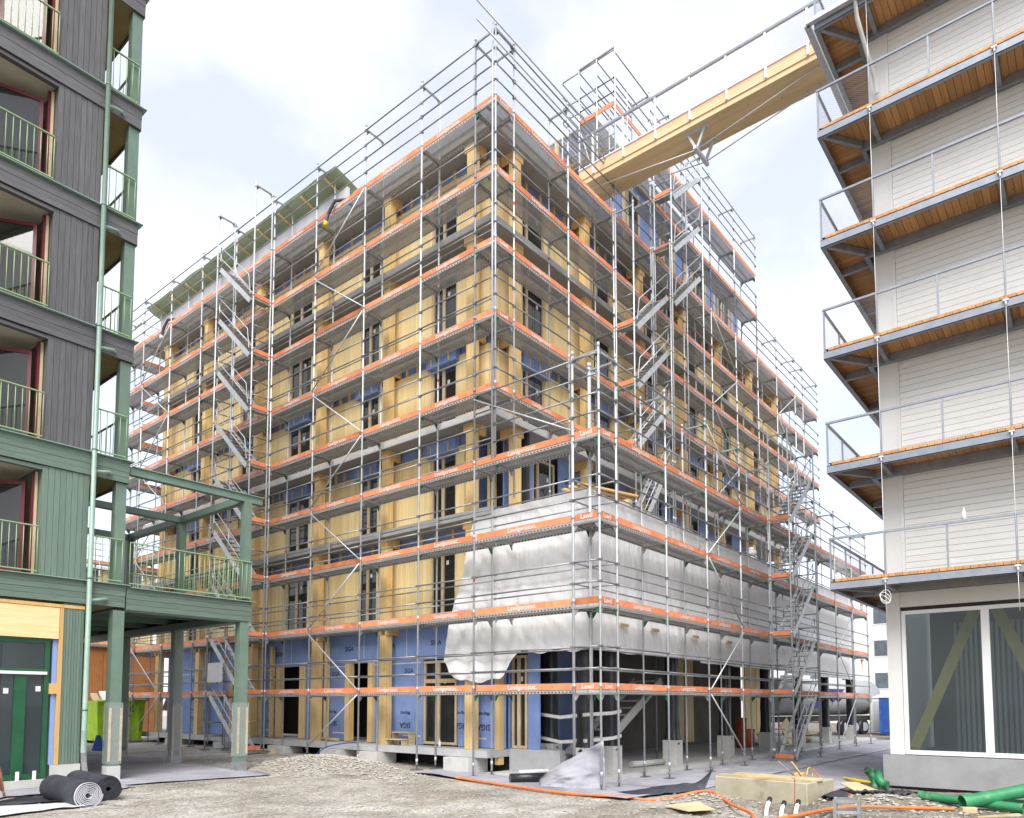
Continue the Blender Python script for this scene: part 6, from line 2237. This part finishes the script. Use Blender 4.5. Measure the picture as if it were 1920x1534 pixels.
lettering('WELTGRUPPE', 0.14, 'print_dark', sk, (13.55, 33.09, 1.45), '-Y', bold=0.004)
for k in range(5):
    b = MB(); x = 12.8 + k * 0.35; b.beam((x, 33.6, 2.05), (x + 0.2, 34.6, 2.4 + 0.1 * (k % 3)), 0.25, 0.12); b.build('rubbish', ('cardboard', 'white_pl', 'rough_wood', 'dark', 'fleece_w')[k], sk, (x, 33.6, 2.05))
vn = thing('van', 'white delivery van glimpsed behind the scaffold posts', 'van', (20.5, 40.5, 0.25))
b = MB(); b.poly([(19.2, 40, 0.6), (19.2, 40, 1.3), (19.4, 40, 1.6), (19.7, 40, 2.5), (20.0, 40, 2.7), (23.6, 40, 2.7), (23.7, 40, 0.6)], 0, (0, 1.9, 0)); b.build('body', 'far_white', vn, (19.2, 40, 0.6))
b = MB(); b.poly([(19.8, 39.99, 1.6), (19.95, 39.99, 2.35), (20.7, 39.99, 2.35), (20.7, 39.99, 1.6)], 0, (0, -0.01, 0)); b.build('side_window', 'glass', vn, (19.8, 39.98, 1.6))
b = MB(); b.poly([(19.36, 40.1, 1.62), (19.64, 40.1, 2.42), (19.64, 41.8, 2.42), (19.36, 41.8, 1.62)], 0, (-0.02, 0, 0.01)); b.build('windscreen', 'glass', vn, (19.4, 40, 1.6))
for x in (20.0, 22.8):
    b = MB(); b.tube((x, 39.97, 0.6), (x, 40.2, 0.6), 0.34, 20); w_ = b.build('wheel', 'black', vn, (x, 40, 0.6))
    b = MB(); b.tube((x, 39.955, 0.6), (x, 39.968, 0.6), 0.2, 16); b.build('rim', 'galv', w_, (x, 39.96, 0.6))
for y in (40.15, 41.6):
    box('headlight', 19.17, 19.2, y, y + 0.2, 0.95, 1.15, 'rod', vn)

def far_building(label, loc, x0, x1, y0, y1, h, wall, fl, cols, rows, face, win='glass', frame=None, cat='building', name='far_building', wsize=(1.1, 1.3)):
    t = thing(name, label, cat, loc)
    box('wall', x0, x1, y0, y1, 0, h, wall, t)
    box('roof', x0 - 0.3, x1 + 0.3, y0 - 0.3, y1 + 0.3, h, h + 0.25, 'far_white', t)
    for r in range(rows):
        z = fl[0] + fl[1] * r
        for c in range(cols):
            if face == '-X':
                s = y0 + (y1 - y0) * (c + 0.5) / cols
                o = box('window', x0 - 0.04, x0 - 0.002, s - wsize[0] / 2, s + wsize[0] / 2, z, z + wsize[1], frame or 'pvc_white', t)
                box('pane', x0 - 0.05, x0 - 0.042, s - wsize[0] / 2 + 0.08, s + wsize[0] / 2 - 0.08, z + 0.08, z + wsize[1] - 0.08, win, o)
            else:
                s = x0 + (x1 - x0) * (c + 0.5) / cols
                o = box('window', s - wsize[0] / 2, s + wsize[0] / 2, y0 - 0.04, y0 - 0.002, z, z + wsize[1], frame or 'pvc_white', t)
                box('pane', s - wsize[0] / 2 + 0.08, s + wsize[0] / 2 - 0.08, y0 - 0.05, y0 - 0.042, z + 0.08, z + wsize[1] - 0.08, win, o)
    return t
far_building('white rendered apartment block far beyond the yard', (80, 20, 0), 78, 95, 12, 40, 13.0, 'far_white', (3.4, 3.2), 9, 3, '-X', wsize=(1.5, 1.7), win='far_glass')
fy = far_building('unfinished yellow timber block far behind the boarded building', (14, 58, 0), 4, 26, 58, 70, 12.0, 'clt_zx', (1.5, 3.0), 7, 4, '-Y', wsize=(1.2, 1.5), win='far_glass')
sE = thing('scaffold', 'distant scaffold before the far yellow timber block', 'scaffold', (14, 56.8, 0))
scaffold_run(sE, 'X', 56.6, [6.0 + 3.07 * k for k in range(7)], [1, 2, 3, 4, 5, 6], 0.1, DZ(6) + 2.1, text=False, detail=False, rng=random.Random(31), inner_rails=False, braces=((2, 3, 0.5, 4.2), (3, 2, 4.3, 8.2)))
# gable-end scaffold of the timber building, seen past its far corner
sF = thing('scaffold', 'scaffold at the far gable end of the timber building', 'scaffold', (16, YE + 1, 0))
scaffold_run(sF, 'X', YE + 0.35, [14.7, 17.2, 19.8], list(range(1, 10)), 0.1, DZ(9) + 2.1, text=False, detail=False, rng=random.Random(33), inner_rails=False)
# site hut and orange panel beyond the terrace
oh = thing('site_wall', 'orange brown panelled hut wall beyond the terrace posts', 'hut', (14.0, 44, 0.2))
for k in range(6):
    box('panel', 11.0 + k * 1.5, 12.48 + k * 1.5, 44.0, 44.1, 0.3, 5.2, 'orange_wall', oh)
box('roof', 10.8, 20.2, 43.8, 46.5, 5.22, 5.35, 'galv_d', oh)
b = MB(); b.v += [(10.6, 28.2, 0.3), (11.05, 28.0, 0.3), (11.0, 28.5, 0.3), (10.9, 28.25, 0.85), (10.75, 28.2, 0.85), (10.8, 28.4, 0.85)]
b.f += [(0, 1, 4), (1, 3, 4), (1, 2, 3), (2, 5, 3), (2, 0, 5), (0, 4, 5), (3, 5, 4), (0, 2, 1)]; b.sm += [False] * 8
tag(b.build('blue_bag', 'blue_tarp', None, (10.8, 28.2, 0.3)), 'small blue plastic bag standing under the terrace', 'bag')
# tanker lorry, toilets and barrels beyond the arcade
tk = thing('tank_lorry', 'long grey silo lorry parked behind the podium columns', 'lorry', (46, 14.5, 0))
b = MB(); b.tube((42.5, 15.5, 2.4), (53, 12.5, 2.4), 1.15, 24); b.build('tank', 'grey_tank', tk, (42.5, 15.5, 2.4))
b = MB(); b.beam((42.5, 15.5, 1.05), (53, 12.5, 1.05), 1.6, 0.3); b.build('chassis', 'dark', tk, (42.5, 15.5, 1.0))
for k in range(5):
    f = (0.1, 0.2, 0.62, 0.72, 0.82)[k]
    x, y = 42.5 + 10.5 * f, 15.5 - 3 * f
    b = MB(); b.tube((x - 0.25, y - 1.0, 0.5), (x - 0.15, y - 0.7, 0.5), 0.5, 18); w_ = b.build('wheel', 'black', tk, (x, y - 1, 0.5))
    b = MB(); b.tube((x - 0.27, y - 1.03, 0.5), (x - 0.251, y - 1.002, 0.5), 0.28, 14); b.build('rim', 'galv', w_, (x, y - 1, 0.5))
b = MB(); b.poly([(46.2, 13.25, 2.9), (48.4, 12.62, 2.9), (47.2, 12.97, 2.1)], 0, (-0.05, -0.1, 0)); b.build('emblem', 'navy', tk, (47, 13, 2.5))
b = MB(); b.poly([(44.4, 13.72, 1.75), (46.0, 13.27, 2.5), (46.0, 13.27, 1.75)], 0, (-0.05, -0.1, 0)); b.build('emblem', 'navy', tk, (45, 13.4, 2))
for k, (x, y, mt, lb_) in enumerate(((49.5, 9.6, 'blue_tarp', 'blue portable toilet cabin at the yard end, nearer of two'), (51.6, 10.6, 'white_pl', 'pale storage cabin beside the blue portable toilet'))):
    t = thing('site_cabin', lb_, 'cabin', (x, y, 0))
    box('body', x, x + 1.2, y, y + 1.25, 0.12, 2.35, mt, t)
    box('door', x - 0.03, x - 0.002, y + 0.2, y + 1.05, 0.2, 2.15, 'blue_tarp' if k == 0 else 'grey_tank', t)
    b = MB(); b.poly([(x - 0.05, y - 0.05, 2.352), (x - 0.05, y + 0.6, 2.6), (x - 0.05, y + 1.3, 2.352)], 0, (1.3, 0, 0)); b.build('roof', 'white_pl', t, (x, y, 2.35))
for k, (x, y) in enumerate(((44.5, 8.6), (45.4, 8.3))):
    t = thing('tall_barrel', ('left tall blue water cylinder at the yard end', 'right tall blue water cylinder at the yard end')[k], 'barrel', (x, y, 0))
    b = MB(); b.tube((x, y, 0.1), (x, y, 2.05), 0.42, 20); b.build('body', 'blue_tarp', t, (x, y, 0.1))
    b = MB(); b.tube((x, y, 2.05), (x, y, 2.13), 0.36, 20); b.build('lid', 'navy', t, (x, y, 2.05))
b = MB(); b.tube((40.6, 6.9, 0.02), (40.6, 6.9, 2.2), 0.035, 8)
pole = tag(b.build('marker_pole', 'white_pl', None, (40.6, 6.9, 0)), 'red and white striped pole standing at the yard end', 'pole')
for k in range(4):
    b = MB(); b.tube((40.6, 6.9, 0.15 + 0.55 * k), (40.6, 6.9, 0.40 + 0.55 * k), 0.037, 8, False); b.build('red_band', 'red', pole, (40.6, 6.9, 0.15 + 0.55 * k))
# loose site clutter in and behind the arcade
rngc = random.Random(8)
clut = [('timber_stack', 'stack of pale boards behind the far podium columns', 'timber', 36.5, 11.4, 'rough_wood', 5), ('rubble_stack', 'heap of broken panels in the arcade end', 'rubble', 33.0, 12.0, 'cardboard', 6), ('pot_stack', 'terracotta coloured containers behind the lower stair tower', 'container', 29.6, 11.8, 'terracotta', 3)]
for (nm, lb_, cat, x, y, mt, n_) in clut:
    t = thing(nm, lb_, cat, (x, y, 0.15))
    for k in range(n_):
        b = MB()
        if mt == 'terracotta':
            b.tube((x + 0.45 * k, y, 0.15), (x + 0.45 * k, y, 0.9 + 0.5 * (k == 0)), 0.2, 14, True, 0.24)
        else:
            a_ = rngc.uniform(-0.4, 0.4)
            b.beam((x - 1.2 + rngc.uniform(-.3, .3), y - 0.3 + a_, 0.20 + 0.09 * k), (x + 1.2, y + 0.3 - a_, 0.22 + 0.10 * k), 0.35, 0.05)
        b.build('board' if mt != 'terracotta' else 'pot', mt, t, (x, y, 0.15))
lean = MB(); lean.poly([(33.2, 11.0, 0.15), (34.6, 11.0, 0.15), (34.4, 11.5, 1.35), (33.6, 11.5, 1.0), (33.1, 11.5, 1.25)], 0, (0, 0.03, 0))
tag(lean.build('broken_panel', 'cardboard', None, (33.9, 11, 0.15)), 'jagged beige panel leaning between the far podium columns', 'panel')
cylthing('white_hose_ring', 'white ring of hose standing beside the arcade clutter', 'hose', (31.0, 11.0, 0.45), (31.0, 11.12, 0.45), 0.28, 'white_pl')
# beams and materials on the terrace
for k in range(3):
    b = MB(); b.beam((16.6 + 0.1 * k, 11.7 - 0.2 * k, TERR + 0.75 + 0.07 * k), (18.9, 10.9 - 0.15 * k, TERR + 0.72 + 0.07 * k), 0.12, 0.06)
    tag(b.build('timber_beam', 'beam_x', None, (16.6, 11.7 - 0.2 * k, TERR)), ('lowest', 'middle', 'topmost')[k] + ' yellow formwork beam stacked on the terrace corner', 'beam')
b = MB(); b.box(16.9, 17.1, 10.9, 11.8, TERR - 0.04, TERR + 0.71)
b.box(18.4, 18.6, 10.6, 11.5, TERR - 0.04, TERR + 0.68)
tag(b.build('trestle', 'rough_wood', None, (17.7, 11.2, TERR)), 'wooden trestle carrying the formwork beams on the terrace', 'trestle')
cyl = MB()
for z, r in ((0, 0.17), (0.18, 0.22), (0.4, 0.19), (0.55, 0.10)):
    cyl.tube((27.5, 10.4, TERR + z), (27.5, 10.4, TERR + z + 0.18), r, 12)
tag(cyl.build('white_sack', 'white_pl', None, (27.5, 10.4, TERR)), 'white sack standing on the terrace edge behind the rails', 'sack')
